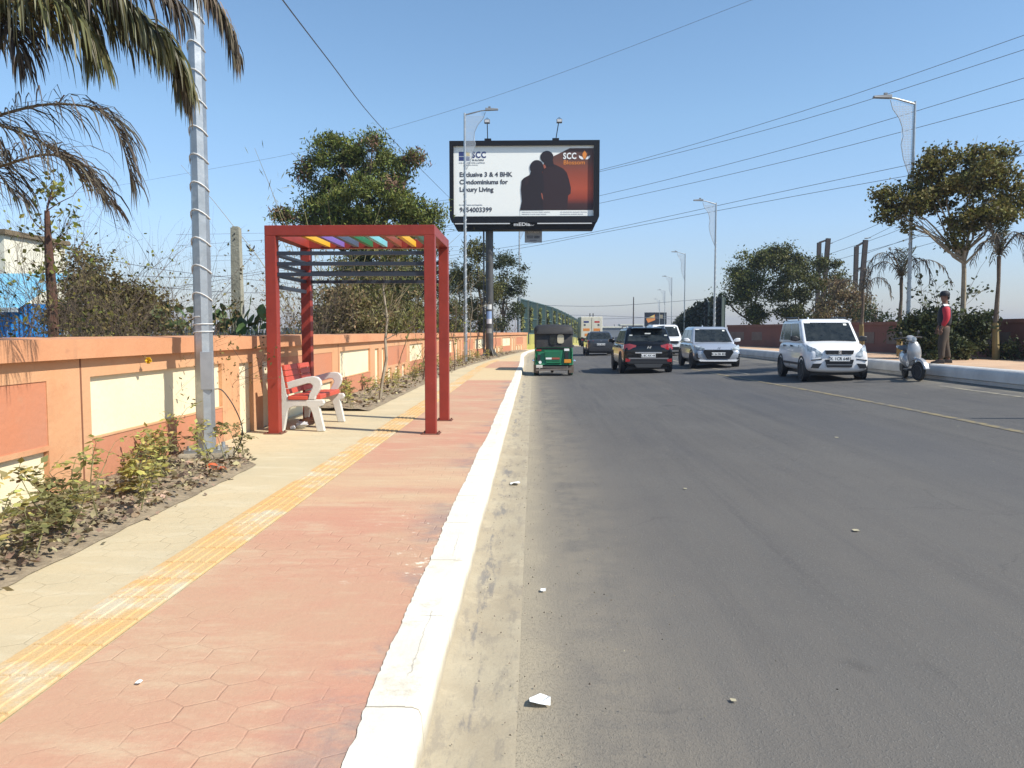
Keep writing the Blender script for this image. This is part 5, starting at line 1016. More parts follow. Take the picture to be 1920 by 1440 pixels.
# reddish brown straight trunk with lopped branches
rng = np.random.default_rng(8); x = at(100, 640, 9.6).x; t_ = thing('bare_tree', 'straight reddish brown trunk with few twigs in front of the white building', 'tree', (x, 9.6, -.2)); mb = MB()
tp = [at(102, 700, 9.6), at(98, 560, 9.6), at(92, 480, 9.6), at(90, 440, 9.6), at(88, 395, 9.6)]; tp[0].z = -.2; mb.tube(tp, [.07, .062, .052, .04, .03], 8); tips = []
for k in range(9): branchy(mb, tp[rng.integers(1, 5)], (rng.normal()*.5, rng.normal()*.4, 1), .35, .008, 2, rng, .5, tips)
mb.build('trunk', mbark2, t_, world=True, smooth=True, fix=False); npmesh('leaves', tipleaves(tips, 220, .09, .06, rng, .05), 4, L_yel, t_, world=True)
for k, (px, lean) in enumerate(((60, -.1), (130, .15))):
    pass
# big round leaved weeds
rng = np.random.default_rng(9)
for i, (px, py, Y, lab) in enumerate([(445, 590, 12, 'broad leaved weed behind the wall beside the concrete post'), (480, 600, 11.6, 'broad leaved weed behind the wall against the red shelter post'), (325, 600, 11.8, 'broad leaved weed behind the wall left of the near lamp post'), (405, 592, 12.2, 'broad leaved weed behind the wall right of the near lamp post')]):
    b_ = at(px, 640, Y); t_ = thing('leafy_weed', lab, 'plant', (b_.x, Y, -.2)); mb = MB(); lv = MB()
    for k in range(16):
        q = at(px+rng.normal()*18, py+rng.uniform(-28, 26), Y+rng.normal()*.15); mb.tube([(b_.x+rng.normal()*.05, Y, -.2), (b_.x*.5+q.x*.5, Y, q.z*.6-.1), q], [.012, .008, .005], 4)
        r_ = rng.uniform(.05, .1); u = Vector(rng.normal(size=3)).normalized(); v = u.cross(Vector(rng.normal(size=3))).normalized()
        ring = [q+(u*math.cos(a)+v*math.sin(a))*r_*(1+.12*math.cos(3*a)) for a in [2*math.pi*j/9 for j in range(9)]]; lv.add([q+u.cross(v)*r_*.2]+ring, [(0, 1+j, 1+(j+1) % 9) for j in range(9)])
    mb.build('stems', mat('weed_stem', (.1, .12, .05), .8), t_, world=True, fix=False); lv.build('leaves', lf('broad_leaves', (.12, .16, .06), (.06, .1, .035), .5), t_, world=True, fix=False)
# ------------------------------------------------------------------ palm with hanging fronds, upper left
def frond(lv, st, pts, L, n, wd, rng, droop=1., up=.0, dens=1., outer=.0, r=.014, split=1):
    P = smooth_pts(pts, 12); m = len(P); st.tube(P, [r*(1-.75*i/m) for i in range(m)], 5)
    for i in range(n):
        u = (i+.5)/n; k = min(m-2, int(u*(m-1))); p = P[k].lerp(P[k+1], u*(m-1)-k); T = (P[k+1]-P[k]).normalized(); S = T.cross(Vector((0, 0, 1))).normalized(); N = S.cross(T)
        for s in (-1, 1):
            if rng.random() > dens: continue
            l = L*(math.sin(math.pi*(.12+.8*u))**.5)*rng.uniform(.65, 1.15); d = (T*.75+S*s*rng.uniform(.5, 1)+N*rng.normal(.25+up, .3)).normalized(); q = [p]; seg = 4
            for j in range(seg): d = (d+Vector((0, 0, -1))*droop*(.28+.2*j)*rng.uniform(.7, 1.3)+Vector(rng.normal(size=3))*.05).normalized(); q.append(q[-1]+d*l/seg)
            w_ = wd*rng.uniform(.5, 1.2); sd = d.cross(Vector(rng.normal(size=3))).normalized(); vs = []
            for j, x in enumerate(q): ww = w_*(.5, 1, .9, .6, .08)[j]; vs += [x-sd*ww/2, x+sd*ww/2]
            lv.add(vs, [(2*j, 2*j+1, 2*j+3, 2*j+2) for j in range(seg)])
mpl_g = mat('palm_olive', (.15, .14, .05), .5, c2=(.08, .08, .035), vs_=2, island=.6, trans=.2); mpl_b = mat('palm_brown', (.17, .13, .08), .7, c2=(.08, .06, .04), vs_=3, island=.6, trans=.15); mpl_d = mat('palm_dark_brown', (.06, .05, .036), .7, c2=(.11, .085, .06), vs_=3, island=.5, trans=.1)
mstem = mat('palm_stem', (.12, .09, .05), .7)
rng = np.random.default_rng(12); cr_ = at(-150, 130, 5.5); t_ = thing('palm_tree', 'palm with drooping olive and dry brown fronds hanging in at the upper left', 'palm', (cr_.x, 5.5, 0))
MB().tube([(cr_.x, 5.5, -.2), (cr_.x+.02, 5.5, 1.5), tuple(cr_)], [.16, .12, .13], 12).build('trunk', mpale, t_, world=True, smooth=True)
for pl_, L, n, wd, dr, m_, de in [
    ([(-150, 100, 5.5), (-60, 10, 5.2), (40, 5, 5), (130, 20, 5.), (175, 90, 5.1)], .5, 120, .02, 1.5, mpl_g, 1),
    ([(-150, 100, 5.5), (-20, -30, 5.5), (120, -20, 5.5), (240, 15, 5.6), (310, 70, 5.6), (345, 150, 5.7)], .52, 140, .024, 1.9, mpl_g, 1),
    ([(-150, 100, 5.5), (-60, 20, 5.3), (-10, 30, 5.2), (25, 60, 5.1), (35, 110, 5.1)], .4, 90, .016, 1.3, mpl_d, 1),
    ([(180, -5, 5.6), (260, 30, 5.65), (318, 100, 5.7), (348, 190, 5.75)], .36, 130, .016, 2.6, mpl_b, 1),
    ([(-150, 100, 5.5), (60, -120, 5.6), (240, -100, 5.8), (360, -40, 6), (412, 20, 6.05), (438, 110, 6.1)], .36, 150, .013, 2.8, mpl_b, .9),
    ([(330, -60, 6), (385, -20, 6.05), (425, 40, 6.1), (446, 105, 6.15)], .32, 80, .012, 2.8, mpl_b, 1),
    ([(-150, 100, 5.5), (0, -20, 5.3), (100, -30, 5.2), (220, 0, 5.25), (290, 60, 5.3)], .52, 130, .022, 1.8, mpl_g, 1),
    ([(-150, 100, 5.5), (-50, -10, 5.3), (60, -20, 5.4), (140, 5, 5.5), (170, 70, 5.6)], .5, 120, .018, 1.8, mpl_d, 1),
    ([(-150, 100, 5.5), (-30, -60, 5.1), (120, -60, 5.0), (270, -40, 5.1), (330, 10, 5.2)], .45, 110, .02, 1.9, mpl_d, 1),
    ([(-150, 100, 5.5), (-60, -30, 5.1), (60, -50, 5.0), (190, -40, 5.1), (250, 20, 5.2)], .48, 120, .02, 1.9, mpl_g, 1),
    ([(-150, 190, 5.4), (-60, 240, 5.2), (0, 216, 5.1), (90, 196, 5.1), (180, 205, 5.15), (222, 250, 5.2), (246, 335, 5.25)], .46, 110, .011, 1.1, mpl_d, .9),
    ([(-150, 200, 5.4), (-60, 330, 5.1), (0, 312, 5.), (90, 290, 5.), (150, 315, 5.05), (205, 385, 5.1)], .42, 110, .011, .9, mpl_d, .9),
    ([(-150, 150, 5.4), (-90, 180, 5.2), (-20, 225, 5.1), (70, 262, 5.1), (120, 300, 5.1), (175, 345, 5.15)], .42, 100, .011, 1., mpl_b, .8),
    ([(-150, 200, 5.4), (-70, 250, 5.1), (-20, 300, 5.), (20, 360, 5.)], .45, 70, .012, 1., mpl_d, .8)]:
    lv, st_ = MB(), MB(); frond(lv, st_, [at(*q) for q in pl_], L, n, wd, rng, dr, up=.35 if m_ is not mpl_g else .1, dens=de)
    o = lv.build('frond', m_, t_, world=True, fix=False); st_.build('stalk', mstem, o, fix=False); st2 = o.children[0]
    st2.location = -t_.location
# ------------------------------------------------------------------ small palms on the right pavement
def small_palm(px, pyt, Y, label, seed, ht=None, n=9, L=2.1, green=5):
    rng = np.random.default_rng(seed); top = at(px, pyt, Y); x = top.x; z0 = prz(Y)-.02; t_ = thing('palm_tree', label, 'palm', (x, Y, z0))
    MB().tube([(x+.03, Y, z0), (x-.02, Y, z0+1.1), (x+.02, Y, top.z-.7), (x, Y, top.z)], [.1, .075, .05, .06], 8).build('trunk', mbark, t_, world=True, smooth=True)
    MB().tube([(x+.03, Y-.0, z0+.0), (x-.02, Y-.0, z0+1.1)], [.105, .082], 8).build('painted_band', mat('ochre_paint', (.3, .22, .09), .8, var=.3), t_, world=True)
    for k in range(n):
        a = 2*math.pi*k/n+rng.normal()*.2; r_ = L*rng.uniform(.4, .62); up_ = rng.uniform(.35, .8)
        if k < green: m_ = mpl_g if k < green-2 else mpl_d; pts = [top, top+Vector((math.cos(a)*r_*.15, math.sin(a)*r_*.15, .5)), top+Vector((math.cos(a)*r_*.35, math.sin(a)*r_*.35, .95))]; LL = .3; dr = .3
        else: m_ = mpl_d; pts = [top, top+Vector((math.cos(a)*r_*.5, math.sin(a)*r_*.5, up_)), top+Vector((math.cos(a)*r_*1., math.sin(a)*r_*1., up_*.75)), top+Vector((math.cos(a)*r_*1.3, math.sin(a)*r_*1.3, -.25))]; LL = .38; dr = 1.3
        lv, st_ = MB(), MB(); frond(lv, st_, pts, LL, 26, .03, rng, dr, r=.018); o = lv.build('frond', m_, t_, world=True, fix=False); st_.build('stalk', mstem, o, fix=False); o.children[0].location = -t_.location
small_palm(1690, 520, 26.5, 'scruffy small palm right of the white hatchback, left of the tall lamp post', 1, n=11)
small_palm(1618, 545, 29, 'thin small palm with dead curved fronds behind the white hatchback', 2, n=6, L=1.9, green=1)
small_palm(1873, 480, 23.5, 'scruffy small palm at the far right edge, right of the leafy tree', 3, n=12, L=1.7, green=7)
# ------------------------------------------------------------------ leafy tree and bush at right
Yt = 24.5; DENS = 1.9
cl_ = [C(1700, 375, Yt, 42, 900, rz_=26), C(1660, 365, Yt, 22, 260, rz_=10), C(1675, 400, Yt, 26, 380, rz_=16), C(1750, 360, Yt+.5, 50, 1500), C(1765, 300, Yt, 30, 500, rz_=24), C(1740, 320, Yt, 28, 450), C(1820, 340, Yt-.4, 55, 1900), C(1828, 290, Yt, 24, 420), C(1872, 350, Yt, 46, 1300), C(1880, 290, Yt+.3, 22, 260), C(1905, 385, Yt, 28, 500), C(1820, 410, Yt, 46, 1000, rz_=24), C(1870, 405, Yt-.5, 36, 700, rz_=20), C(1700, 425, Yt, 12, 90), C(1795, 450, Yt, 24, 220)]
b_ = at(1812, 680, Yt); tree('leafy_tree', 'leafy olive tree with a crooked pale trunk on the right pavement', (b_.x, Yt, prz(Yt)), tuple(at(1806, 470, Yt)), cl_, lf('tree_leaves_olive', (.2, .17, .04), (.09, .085, .028), .6), .11, .075, 91, .1, bark=mpale, droop=.2, subr=.13, sub=30, lo=.85)
cl_ = [C(1740, 620, 24, 40, 1500, rz_=30), C(1800, 625, 24.6, 46, 1900, rz_=36), C(1770, 650, 23.6, 44, 1500, rz_=30), C(1715, 600, 24, 18, 250, rz_=10), C(1840, 600, 24, 26, 350, rz_=14), C(1760, 595, 24, 24, 300)]
b_ = at(1775, 676, 24.2); tree('bush', 'dense dark bush against the right wall behind the person', (b_.x, 24.2, prz(24.2)), tuple(at(1775, 640, 24.2)), cl_, L_bl, .14, .07, 92, .06, subr=.16, sub=22)
tree('bush', 'low shaded shrub bed along the right wall at the picture edge', (14.0, 21, prz(21)), (14.0, 21, prz(21)+.3), [((14.0, 21, prz(21)+.35), (.3, 2.2, .35), 1600), ((13.9, 23, prz(21)+.3), (.3, 1.5, .3), 800)], L_bl, .1, .06, 93, .03, subr=.12, sub=24)
DENS = 2.4
# ------------------------------------------------------------------ dark tree mass beyond the right wall
for i, (px, Y, lab, cl_, m_) in enumerate([
    (1420, 58, 'broad dark green tree left of the utility frames', [C(1400, 500, 58, 40, 1800, rz_=26), C(1440, 485, 58, 34, 1300, rz_=18), C(1385, 545, 57, 28, 1000), C(1420, 545, 57, 50, 2200), C(1358, 560, 57, 12, 120, rz_=8), C(1410, 590, 57, 32, 600, rz_=14)], lf('acacia_leaves', (.15, .155, .03), (.07, .08, .022), .6)),
    (1500, 56, 'round dark green tree behind the white hatchback', [C(1480, 490, 56, 38, 1500, rz_=22), C(1520, 510, 56, 40, 1600, rz_=28), C(1490, 545, 55, 50, 2200), C(1545, 545, 56, 34, 1000), C(1500, 590, 55, 46, 1300, rz_=18)], lf('acacia_leaves_dark', (.12, .12, .028), (.06, .065, .02), .6)),
    (1585, 52, 'small twiggy tree between the utility frames and the palms', [C(1575, 545, 52, 24, 600), C(1600, 570, 52, 26, 600), C(1560, 585, 52, 30, 700, rz_=18), C(1625, 590, 52, 18, 250, rz_=12)], L_dry),
    (1640, 50, 'small sparse tree behind the thin palm', [C(1630, 585, 50, 16, 220, rz_=16), C(1655, 598, 50, 12, 120, rz_=7)], L_bl)]):
    b_ = at(px, 630, Y); tree('roadside_tree', lab, (b_.x, Y, -.3), tuple(at(px, 590, Y)), cl_, m_, .2, .1, 110+i, .22, subr=.3, sub=9)
# ------------------------------------------------------------------ saplings standing in the left bed
def sapling(px, pyb, pyt, Y, label, seed, r=.02, lean=0, leaves=60, m_=L_yel, group=None, bark=mpale, fx=None):
    rng = np.random.default_rng(seed); b_ = at(px, pyb, Y); tp = at(px+lean, pyt, Y); t_ = thing('sapling', label, 'sapling', (b_.x, Y, pz(Y)), group=group); mb = MB(); tips = []
    P = limb(mb, (b_.x, Y, pz(Y)-.03), tp, r, r*.45, rng, 6, .03)
    for k in range(6): branchy(mb, P[rng.integers(3, 7)], (rng.normal()*.5, rng.normal()*.5, .7), .45*(tp.z-b_.z)/2, r*.3, 1, rng, .5, tips)
    mb.build('stem', bark, t_, world=True, smooth=True, fix=False); npmesh('leaves', tipleaves(tips+P[4:], leaves, .16, .035, rng, .08, 1.), 4, m_, t_, world=True)
sapling(712, 752, 500, 15.1, 'young tree with a pale slim trunk in the bed seen through the shelter', 201, .035, 10, 700, L_oliv)
sapling(793, 716, 540, 21.5, 'second young tree in the bed, hidden partly by the right shelter post', 202, .022, 4, 200, L_oliv, bark=mbark)
for i, (px, pb, pt_, Y) in enumerate([(852, 696, 570, 27), (880, 674, 540, 36), (894, 664, 560, 39.5), (928, 660, 600, 45), (964, 656, 600, 55)]):
    sapling(px, pb, pt_, Y, ['bare stake like sapling just right of the shelter', 'thin pale sapling between the lamp post and the billboard column', 'dark leaning sapling just left of the billboard column', 'thin dark sapling just right of the billboard column', 'thin bare sapling near the end of the peach wall'][i], 203+i, .022, 2, 25, L_dry, bark=mtwig if i != 1 else mpale)
# ------------------------------------------------------------------ planting beds
def edgeB(y): return -2.75+2.0*sm(24, 58, y)+bsL(y)*.9
rng = np.random.default_rng(31)
def bed(y0, y1, nx, st, taper=0):
    b_ = MB(); ys = np.arange(y0, y1+.01, st); vs = []
    for y in ys:
        e = edgeB(y); e = e-.9*(1-sm(0, .9, y1-y))*taper if taper else e
        e = max(e, wallL(y)+.03)
        for k in range(nx+1):
            u = k/nx; h = .012+.05*(math.sin(math.pi*u)**.6 if 0 < u < 1 else 0)*rng.uniform(.3, 1.3)+(.04*(1-u) if u < .3 else 0)
            if k == nx: h = .006
            vs.append((wallL(y)-.02+(e-wallL(y)+.02)*u+(rng.uniform(-.015, .015) if k == nx else 0), y, pz(y)+h))
    b_.add(vs, [(i*(nx+1)+j, i*(nx+1)+j+1, (i+1)*(nx+1)+j+1, (i+1)*(nx+1)+j) for i in range(len(ys)-1) for j in range(nx)])
    return tag(b_.build('soil', msoil, smooth=True, fix=False), kind='structure')
bed(-4, 8.6, 12, .12, 1); bed(13.1, 56, 6, .5)
lit = []
for n, y0, y1 in ((3300, 2.6, 8.4), (2200, 13.2, 50)):
    y = rng.uniform(y0, y1, n); x = np.array([rng.uniform(wallL(q)+.02, edgeB(q)+(-.02 if rng.random() > .04 else .12)-(.5*(1-sm(0, .8, 8.5-q)) if q < 9 else 0)) for q in y]); p = np.stack([x, y, PZ+rng.uniform(.03, .085, n)*(x < np.array([edgeB(q)-.02 for q in y]))+.012], 1)
    s = rng.uniform(.012, .04, (n, 1))*(1 if y0 < 5 else 1.6); a = rng.normal(size=(n, 3))*[1, 1, .35]; a /= np.linalg.norm(a, axis=1)[:, None]; b2 = np.cross(a, rng.normal(size=(n, 3))*[.5, .5, 1]); b2 /= np.linalg.norm(b2, axis=1)[:, None]
    lit.append(np.stack([p-a*s, p+b2*s*.6, p+a*s, p-b2*s*.6], 1).reshape(-1, 3))
tag(npmesh('leaf_litter', np.concatenate(lit), 4, mat('litter_brown', (.33, .25, .15), .85, c2=(.13, .095, .06), vs_=6, island=.7)), 'dry brown leaf litter covering the soil of the planting beds', kind='stuff')
# young plants: four kinds, then copies
mpg = mat('plant_stem', (.2, .19, .08), .8)
def plant(seed, H, m_, nl):
    rng = np.random.default_rng(seed); t_ = thing('young_plant', 'x', 'plant'); mb = MB(); lv = MB()
    for s in range(rng.integers(1, 4)):
        d = Vector((rng.normal()*.2, rng.normal()*.2, 1)).normalized(); P = [Vector((rng.normal()*.03, rng.normal()*.03, -.02))]; h = H*rng.uniform(.6, 1.05)
        for i in range(6): d = (d+Vector(rng.normal(size=3))*.13).normalized(); P.append(P[-1]+d*h/6)
        mb.tube(P, [.006, .0055, .005, .0045, .004, .003, .002], 4)
        for k in range(nl):
            q = P[rng.integers(2, 7)]; dd = Vector((rng.normal(), rng.normal(), rng.uniform(-.2, .7))).normalized(); l = rng.uniform(.06, .13); e = q+dd*l; mb.tube([q, q.lerp(e, .6)+Vector((0, 0, .01)), e], .0018, 3)
            for j in range(5):
                u = (.45, .45, .75, .75, 1.)[j]; c_ = q.lerp(e, u); sd = dd.cross(Vector((0, 0, 1))).normalized()*(1, -1, 1, -1, 0)[j]; ax = (dd*(1 if j == 4 else .35)+sd+Vector((0, 0, rng.normal()*.4-.2))).normalized(); wv = ax.cross(Vector(rng.normal(size=3))*.3+Vector((0, 0, 1))).normalized(); ll = rng.uniform(.04, .075)
                lv.add([c_, c_+ax*ll*.45+wv*ll*.33, c_+ax*ll, c_+ax*ll*.45-wv*ll*.33], [(0, 1, 2, 3)])
    mb.build('stems', mpg, t_, fix=False); lv.build('leaves', m_, t_, fix=False); return t_
L_pl = lf('plant_leaves_olive', (.42, .37, .12), (.26, .24, .07), .6, .3); L_pl2 = lf('plant_leaves_yellow', (.5, .42, .12), (.3, .24, .08), .5, .3); L_pl3 = lf('plant_leaves_dark', (.2, .2, .07), (.2, .15, .07), .5, .2)
protos = [plant(300, .62, L_pl, 8), plant(301, .5, L_pl2, 7), plant(302, .42, L_pl3, 8), plant(303, .7, L_pl, 6), plant(304, .36, L_pl2, 9), plant(305, .55, L_pl2, 7)]
spots = []
for k in range(40): y = 2.9+5.3*(k+.5)/40+rng.normal()*.08; spots.append((rng.uniform(-3.62, -2.88), y, 1, rng.uniform(.65, 1.15)))
for k in range(52): y = 13.3+34*(k/52)**1.15; spots.append((rng.uniform(wallL(y)+.12, edgeB(y)-.2), y, 0, rng.uniform(.7, 1.1)))
used = set()
for i, (x, y, near, s) in enumerate(spots):
    k = int(rng.integers(0, 6)); o = protos[k] if k not in used else copy_tree(protos[k]); used.add(k)
    o.location = (x, y, pz(y)+.03); o.rotation_euler = (0, 0, rng.uniform(0, 6.28)); o.scale = (s,)*3
    if near: o['label'] = 'spindly young plant growing from the leaf litter in the near planting bed'; o['group'] = 'young plants in the near bed'
    else: o['label'] = 'small leafy plant in the bed between the shelter and the end of the peach wall'; o['group'] = 'young plants in the far bed'
# clay pot shard, hanging flower, litter
tag(MB().loft([[(r_*math.cos(a)-3.02+.0, 7.28+r_*math.sin(a)*.9, .18+h) for a in [2*math.pi*i/12 for i in range(12)]] for r_, h in ((.03, 0), (.058, .02), (.066, .045), (.055, .07), (.03, .085), (.01, .09))]).tube([(-2.96, 7.28, .22), (-2.9, 7.27, .225), (-2.86, 7.26, .21)], [.02, .012, .006], 6).build('clay_pot', mat('orange_clay', (.6, .12, .04), .6, var=.2), smooth=True), 'small broken orange clay pot at the end of the near planting bed', 'pot')
fl_ = at(278, 676, 7.4); ft = thing('hanging_flower', 'yellow flower hanging over the peach wall on a thin stalk', 'flower', tuple(fl_))
lv = MB(); rng = np.random.default_rng(4)
for k in range(60):
    d = Vector(rng.normal(size=3)).normalized(); s_ = d.cross(Vector(rng.normal(size=3))).normalized(); lv.add([d*.005, d*.02+s_*.012, d*.035, d*.02-s_*.012], [(0, 1, 2, 3)])
lv.build('petals', mat('yellow_petals', (.8, .5, .03), .6, island=.3, trans=.3), ft, fix=False)
MB().tube([(0, 0, .01), (-.08, 0, .07), (-.2, -.05, .16), (-.3, -.1, .24), (-.42, -.1, .22)], .003, 4).build('stalk', mpg, ft)
# ------------------------------------------------------------------ litter on road and gutter
mpap = mat('scrap_paper', (.8, .8, .76), .7)
def scrap(px, py, s, m_, label, seed, name='paper_scrap', z=None, cat='litter'):
    q0 = at(px, py, 1); Yg = 1/(CAMH-q0.z)*(CAMH-(z if z is not None else .0)); p = at(px, py, Yg); zz = (z if z is not None else rz(p.x, Yg)+.008); g = random.Random(seed); vs = []
    for j in range(3):
        for i in range(3): vs.append((p.x+(i-1)*s*.5+g.uniform(-.1, .1)*s, Yg+(j-1)*s*.6+g.uniform(-.1, .1)*s, zz+.002+g.uniform(0, .3 if 'paper' in name or s > .08 else .06)*s*(1 if (i, j) != (1, 1) else .2)))
    o = MB().add(vs, [(0, 1, 4, 3), (1, 2, 5, 4), (3, 4, 7, 6), (4, 5, 8, 7)]).build(name, m_, fix=False); tag(o, label, cat); return o
scrap(1013, 1319, .075, mpap, 'white folded paper scrap with a green edge on the asphalt near the camera', 1)
scrap(965, 909, .09, mpap, 'pale leaf scrap in the gutter', 2); scrap(1019, 1110, .03, mpap, 'tiny white paper scrap on the dusty asphalt edge', 3); scrap(1604, 1001, .04, mat('dry_cream', (.42, .37, .24), .8), 'cream scrap lying mid road', 4, 'leaf_scrap')
scrap(1375, 1318, .022, MATS['dry_cream'], 'cream scrap on the asphalt at the lower middle', 5, 'leaf_scrap'); scrap(1568, 829, .05, MATS['dry_cream'], 'pale flattened scrap ahead on the road', 6, 'leaf_scrap'); scrap(1285, 919, .03, MATS['dry_cream'], 'pale flattened scrap in the middle of the near lane', 7, 'leaf_scrap'); scrap(261, 1280, .02, mpap, 'tiny white chip on the red paving', 8, z=.18)
N = 1100; x = -.1+np.abs(NR.normal(0, .45, N)); x[:260] = NR.uniform(-.36, -.08, 260); y = NR.uniform(2, 17, N)
p = np.stack([x, y, np.array([rz(a, b2)+.012 for a, b2 in zip(x, y)])], 1); s = NR.uniform(.002, .0075, (N, 1)); V = []
for k in range(3):
    a = 2*np.pi*k/3+NR.uniform(0, 6, (N, 1)); V.append(p+np.concatenate([np.cos(a)*s, np.sin(a)*s, s*0], 1))
V = np.stack([V[0], V[1], p+np.concatenate([s*0, s*0, s*1.2], 1), V[0], V[2], p+np.concatenate([s*0, s*0, s*1.2], 1), V[1], V[2], p+np.concatenate([s*0, s*0, s*1.2], 1)], 1).reshape(-1, 3)
tag(npmesh('grit', V, 3, mat('grit_mixed', (.3, .25, .17), .9, c2=(.06, .05, .04), vs_=4, island=.7)), 'loose grit along the gutter', kind='stuff')
# ------------------------------------------------------------------ buildings at left
q0, q1 = at(-260, 640, 19), at(128, 640, 21.5); hb2 = at(60, 430, 19).z
bl = thing('white_building', 'flat roofed off white building behind the bare shrubs at the left edge', 'building', (q0.x, 19, -.4))
mwb = mat('offwhite_wall', (.74, .7, .56), .85, c2=(.62, .6, .5), vs_=.8, dirt=((.4, .37, .3), 1.2, .6, .75))
MB().box(q0.x, q1.x, 19, 21.5, -.4, hb2-.12).build('wall', mwb, bl, world=True); MB().box(q0.x-.1, q1.x+.1, 18.9, 21.6, hb2-.119, hb2).build('roof', mat('brown_roof_edge', (.2, .15, .09), .9, var=.4), bl, world=True)
MB().box(q0.x+2.4, q0.x+3.2, 18.97, 19.02, hb2-1.3, hb2-.6).build('window', mplas, bl, world=True)
Yb = 16.; s0_, s1_ = at(-200, 640, Yb), at(121, 640, Yb+1.2); ze = at(0, 600, Yb).z; zr = at(0, 535, Yb).z
bs_ = thing('blue_shed', 'bright blue sheet metal shed with faded roof in front of the white building', 'shed', (s0_.x, Yb, -.4))
mblu = mat('blue_sheet', (.005, .27, .75), .45, var=.2, vs_=2); mblr = mat('faded_blue_sheet', (.12, .35, .52), .6, c2=(.2, .4, .5), vs_=3, dirt=((.2, .15, .1), 3, .6, .75))
w_ = MB(); n = 60
ring = [(s0_.x+(s1_.x-s0_.x)*i/n, Yb+.03*(i % 2)) for i in range(n+1)]
w_.add([(a, c, -.4) for a, c in ring]+[(a, c, ze+.35) for a, c in ring], [(i, i+1, i+n+2, i+n+1) for i in range(n)]); w_.box(s0_.x, s1_.x, Yb+.04, Yb+1.2, -.4, ze+.34); w_.build('wall', mblu, bs_, world=True)
rf_ = MB(); n = 90; r_ = [(s0_.x-.2+(s1_.x-s0_.x+.2)*i/n, .02*(i % 2)) for i in range(n+1)]
rf_.add([(a, Yb-.35, ze+c+.22) for a, c in r_]+[(a, Yb+1.6, zr+c+.35) for a, c in r_], [(i, i+1, i+n+2, i+n+1) for i in range(n)]); rf_.build('roof', mblr, bs_, world=True); MB().bar((s0_.x, Yb-.36, ze+.18), (s1_.x, Yb-.36, ze+.2), .05, .09).build('gutter', mat('pale_pipe', (.45, .5, .52), .5), bs_, world=True)
# concrete post
q = at(441, 425, 12.4); cp_ = thing('concrete_post', 'grey concrete post standing behind the peach wall left of the shelter', 'post', (q.x+.02, 12.4, -.4))
mcp = mat('old_concrete', (.32, .31, .24), .9, c2=(.22, .21, .16), vs_=6, bump=.5, bs_=30); h_ = q.z+.4
MB().hexa([(-.1, -.09, 0), (.1, -.09, 0), (.1, .09, 0), (-.1, .09, 0), (-.075, -.06, h_-.02), (.055, -.06, h_-.02), (.055, .06, h_-.02), (-.075, .06, h_-.02)]).box(-.055, .035, -.05, .05, h_-.02, h_+.0).build('shaft', mcp, cp_)
MB().lathe([(.012, -.075), (.012, -.05)], (-.01, 0, h_-.12), 'y', 8).lathe([(.012, -.075), (.012, -.05)], (-.01, 0, h_-.2), 'y', 8).build('bolt_hole', mplas, cp_)
# utility frames behind the right trees
mrust = mat('rusted_steel', (.05, .035, .03), .7, var=.4)
for (pa, ya, pb, yb, Y, lab, bars) in [(1536, 455, 1553, 447, 62, 'leaning rusty two legged utility frame at the left of the pair', (455, 497)), (1606, 462, 1623, 450, 60, 'leaning rusty two legged utility frame at the right of the pair', (462, 502, 540))]:
    A, B = at(pa, ya, Y), at(pb, yb, Y); A0, B0 = at(pa-6, 650, Y), at(pb-18, 650, Y); t_ = thing('power_pylon', lab, 'utility pole', (A0.x, Y, -.5)); A0.z = B0.z = -.5
    MB().bar(A0, A, .3, .2).build('leg', mrust, t_, world=True); MB().bar(B0, B, .34, .2).build('leg', mrust, t_, world=True); cb_ = MB()
    for yy in bars: u = (yy-ya)/(650-ya); cb_.bar(A.lerp(A0, u), B.lerp(B0, u+.01), .14)
    cb_.build('crossbar', mrust, t_, world=True); ins = MB()
    for yy in (457, 478, 493) if pa < 1600 else (447, 475, 492): q = at(pb-2-(yy-450)*.1, yy, Y); ins.tube([q, q+Vector((.45, 0, .05))], [.05, .03], 6)
    ins.build('insulator', mlens, t_, world=True)
# ------------------------------------------------------------------ overhead wires
mw = mat('wire_dark', (.13, .14, .17), .6)
def wire(pts, label, group=None, r=.02):
    P = smooth_pts([at(*p) for p in pts], 5); a = P[0]; t_ = MB().tube(P, r, 4, cap=False).build('overhead_wire', mw, fix=False); tag(t_, label, 'wire', group); return t_
wire([(505, -40, 9), (530, 0, 10), (620, 118, 14), (700, 222, 20), (790, 318, 30), (850, 378, 41.5)], 'long dark cable running from the top of the sky down behind the billboard', r=.011)
wire([(-30, 392, 60), (310, 332, 52), (560, 286, 46), (750, 236, 40), (1010, 152, 34), (1440, -12, 28)], 'faint thin wire crossing the whole upper sky', r=.007)
G1 = 'power lines sagging across the sky on the right'
for i, (pts, lab) in enumerate([([(700, 388, 90), (860, 372, 80), (1120, 320, 66), (1500, 210, 52), (1960, 52, 42)], 'topmost power line on the right'), ([(700, 392, 90), (860, 377, 80), (1120, 323, 66), (1500, 226, 52), (1960, 80, 42)], 'second power line from the top on the right'), ([(700, 440, 90), (860, 420, 80), (1120, 368, 66), (1500, 272, 52), (1960, 134, 42)], 'third power line from the top on the right'), ([(700, 446, 90), (860, 432, 80), (1120, 382, 66), (1500, 296, 52), (1960, 175, 42)], 'fourth power line from the top on the right'), ([(700, 500, 90), (960, 462, 76), (1120, 434, 66), (1500, 352, 52), (1960, 256, 42)], 'fifth power line, crossing in front of the second lamp post'), ([(700, 505, 90), (960, 468, 76), (1120, 438, 66), (1500, 366, 52), (1960, 284, 42)], 'lowest power line of the sagging bundle on the right')]): wire(pts, lab, G1, .016)
G2 = 'wires fanning out from the utility frames'
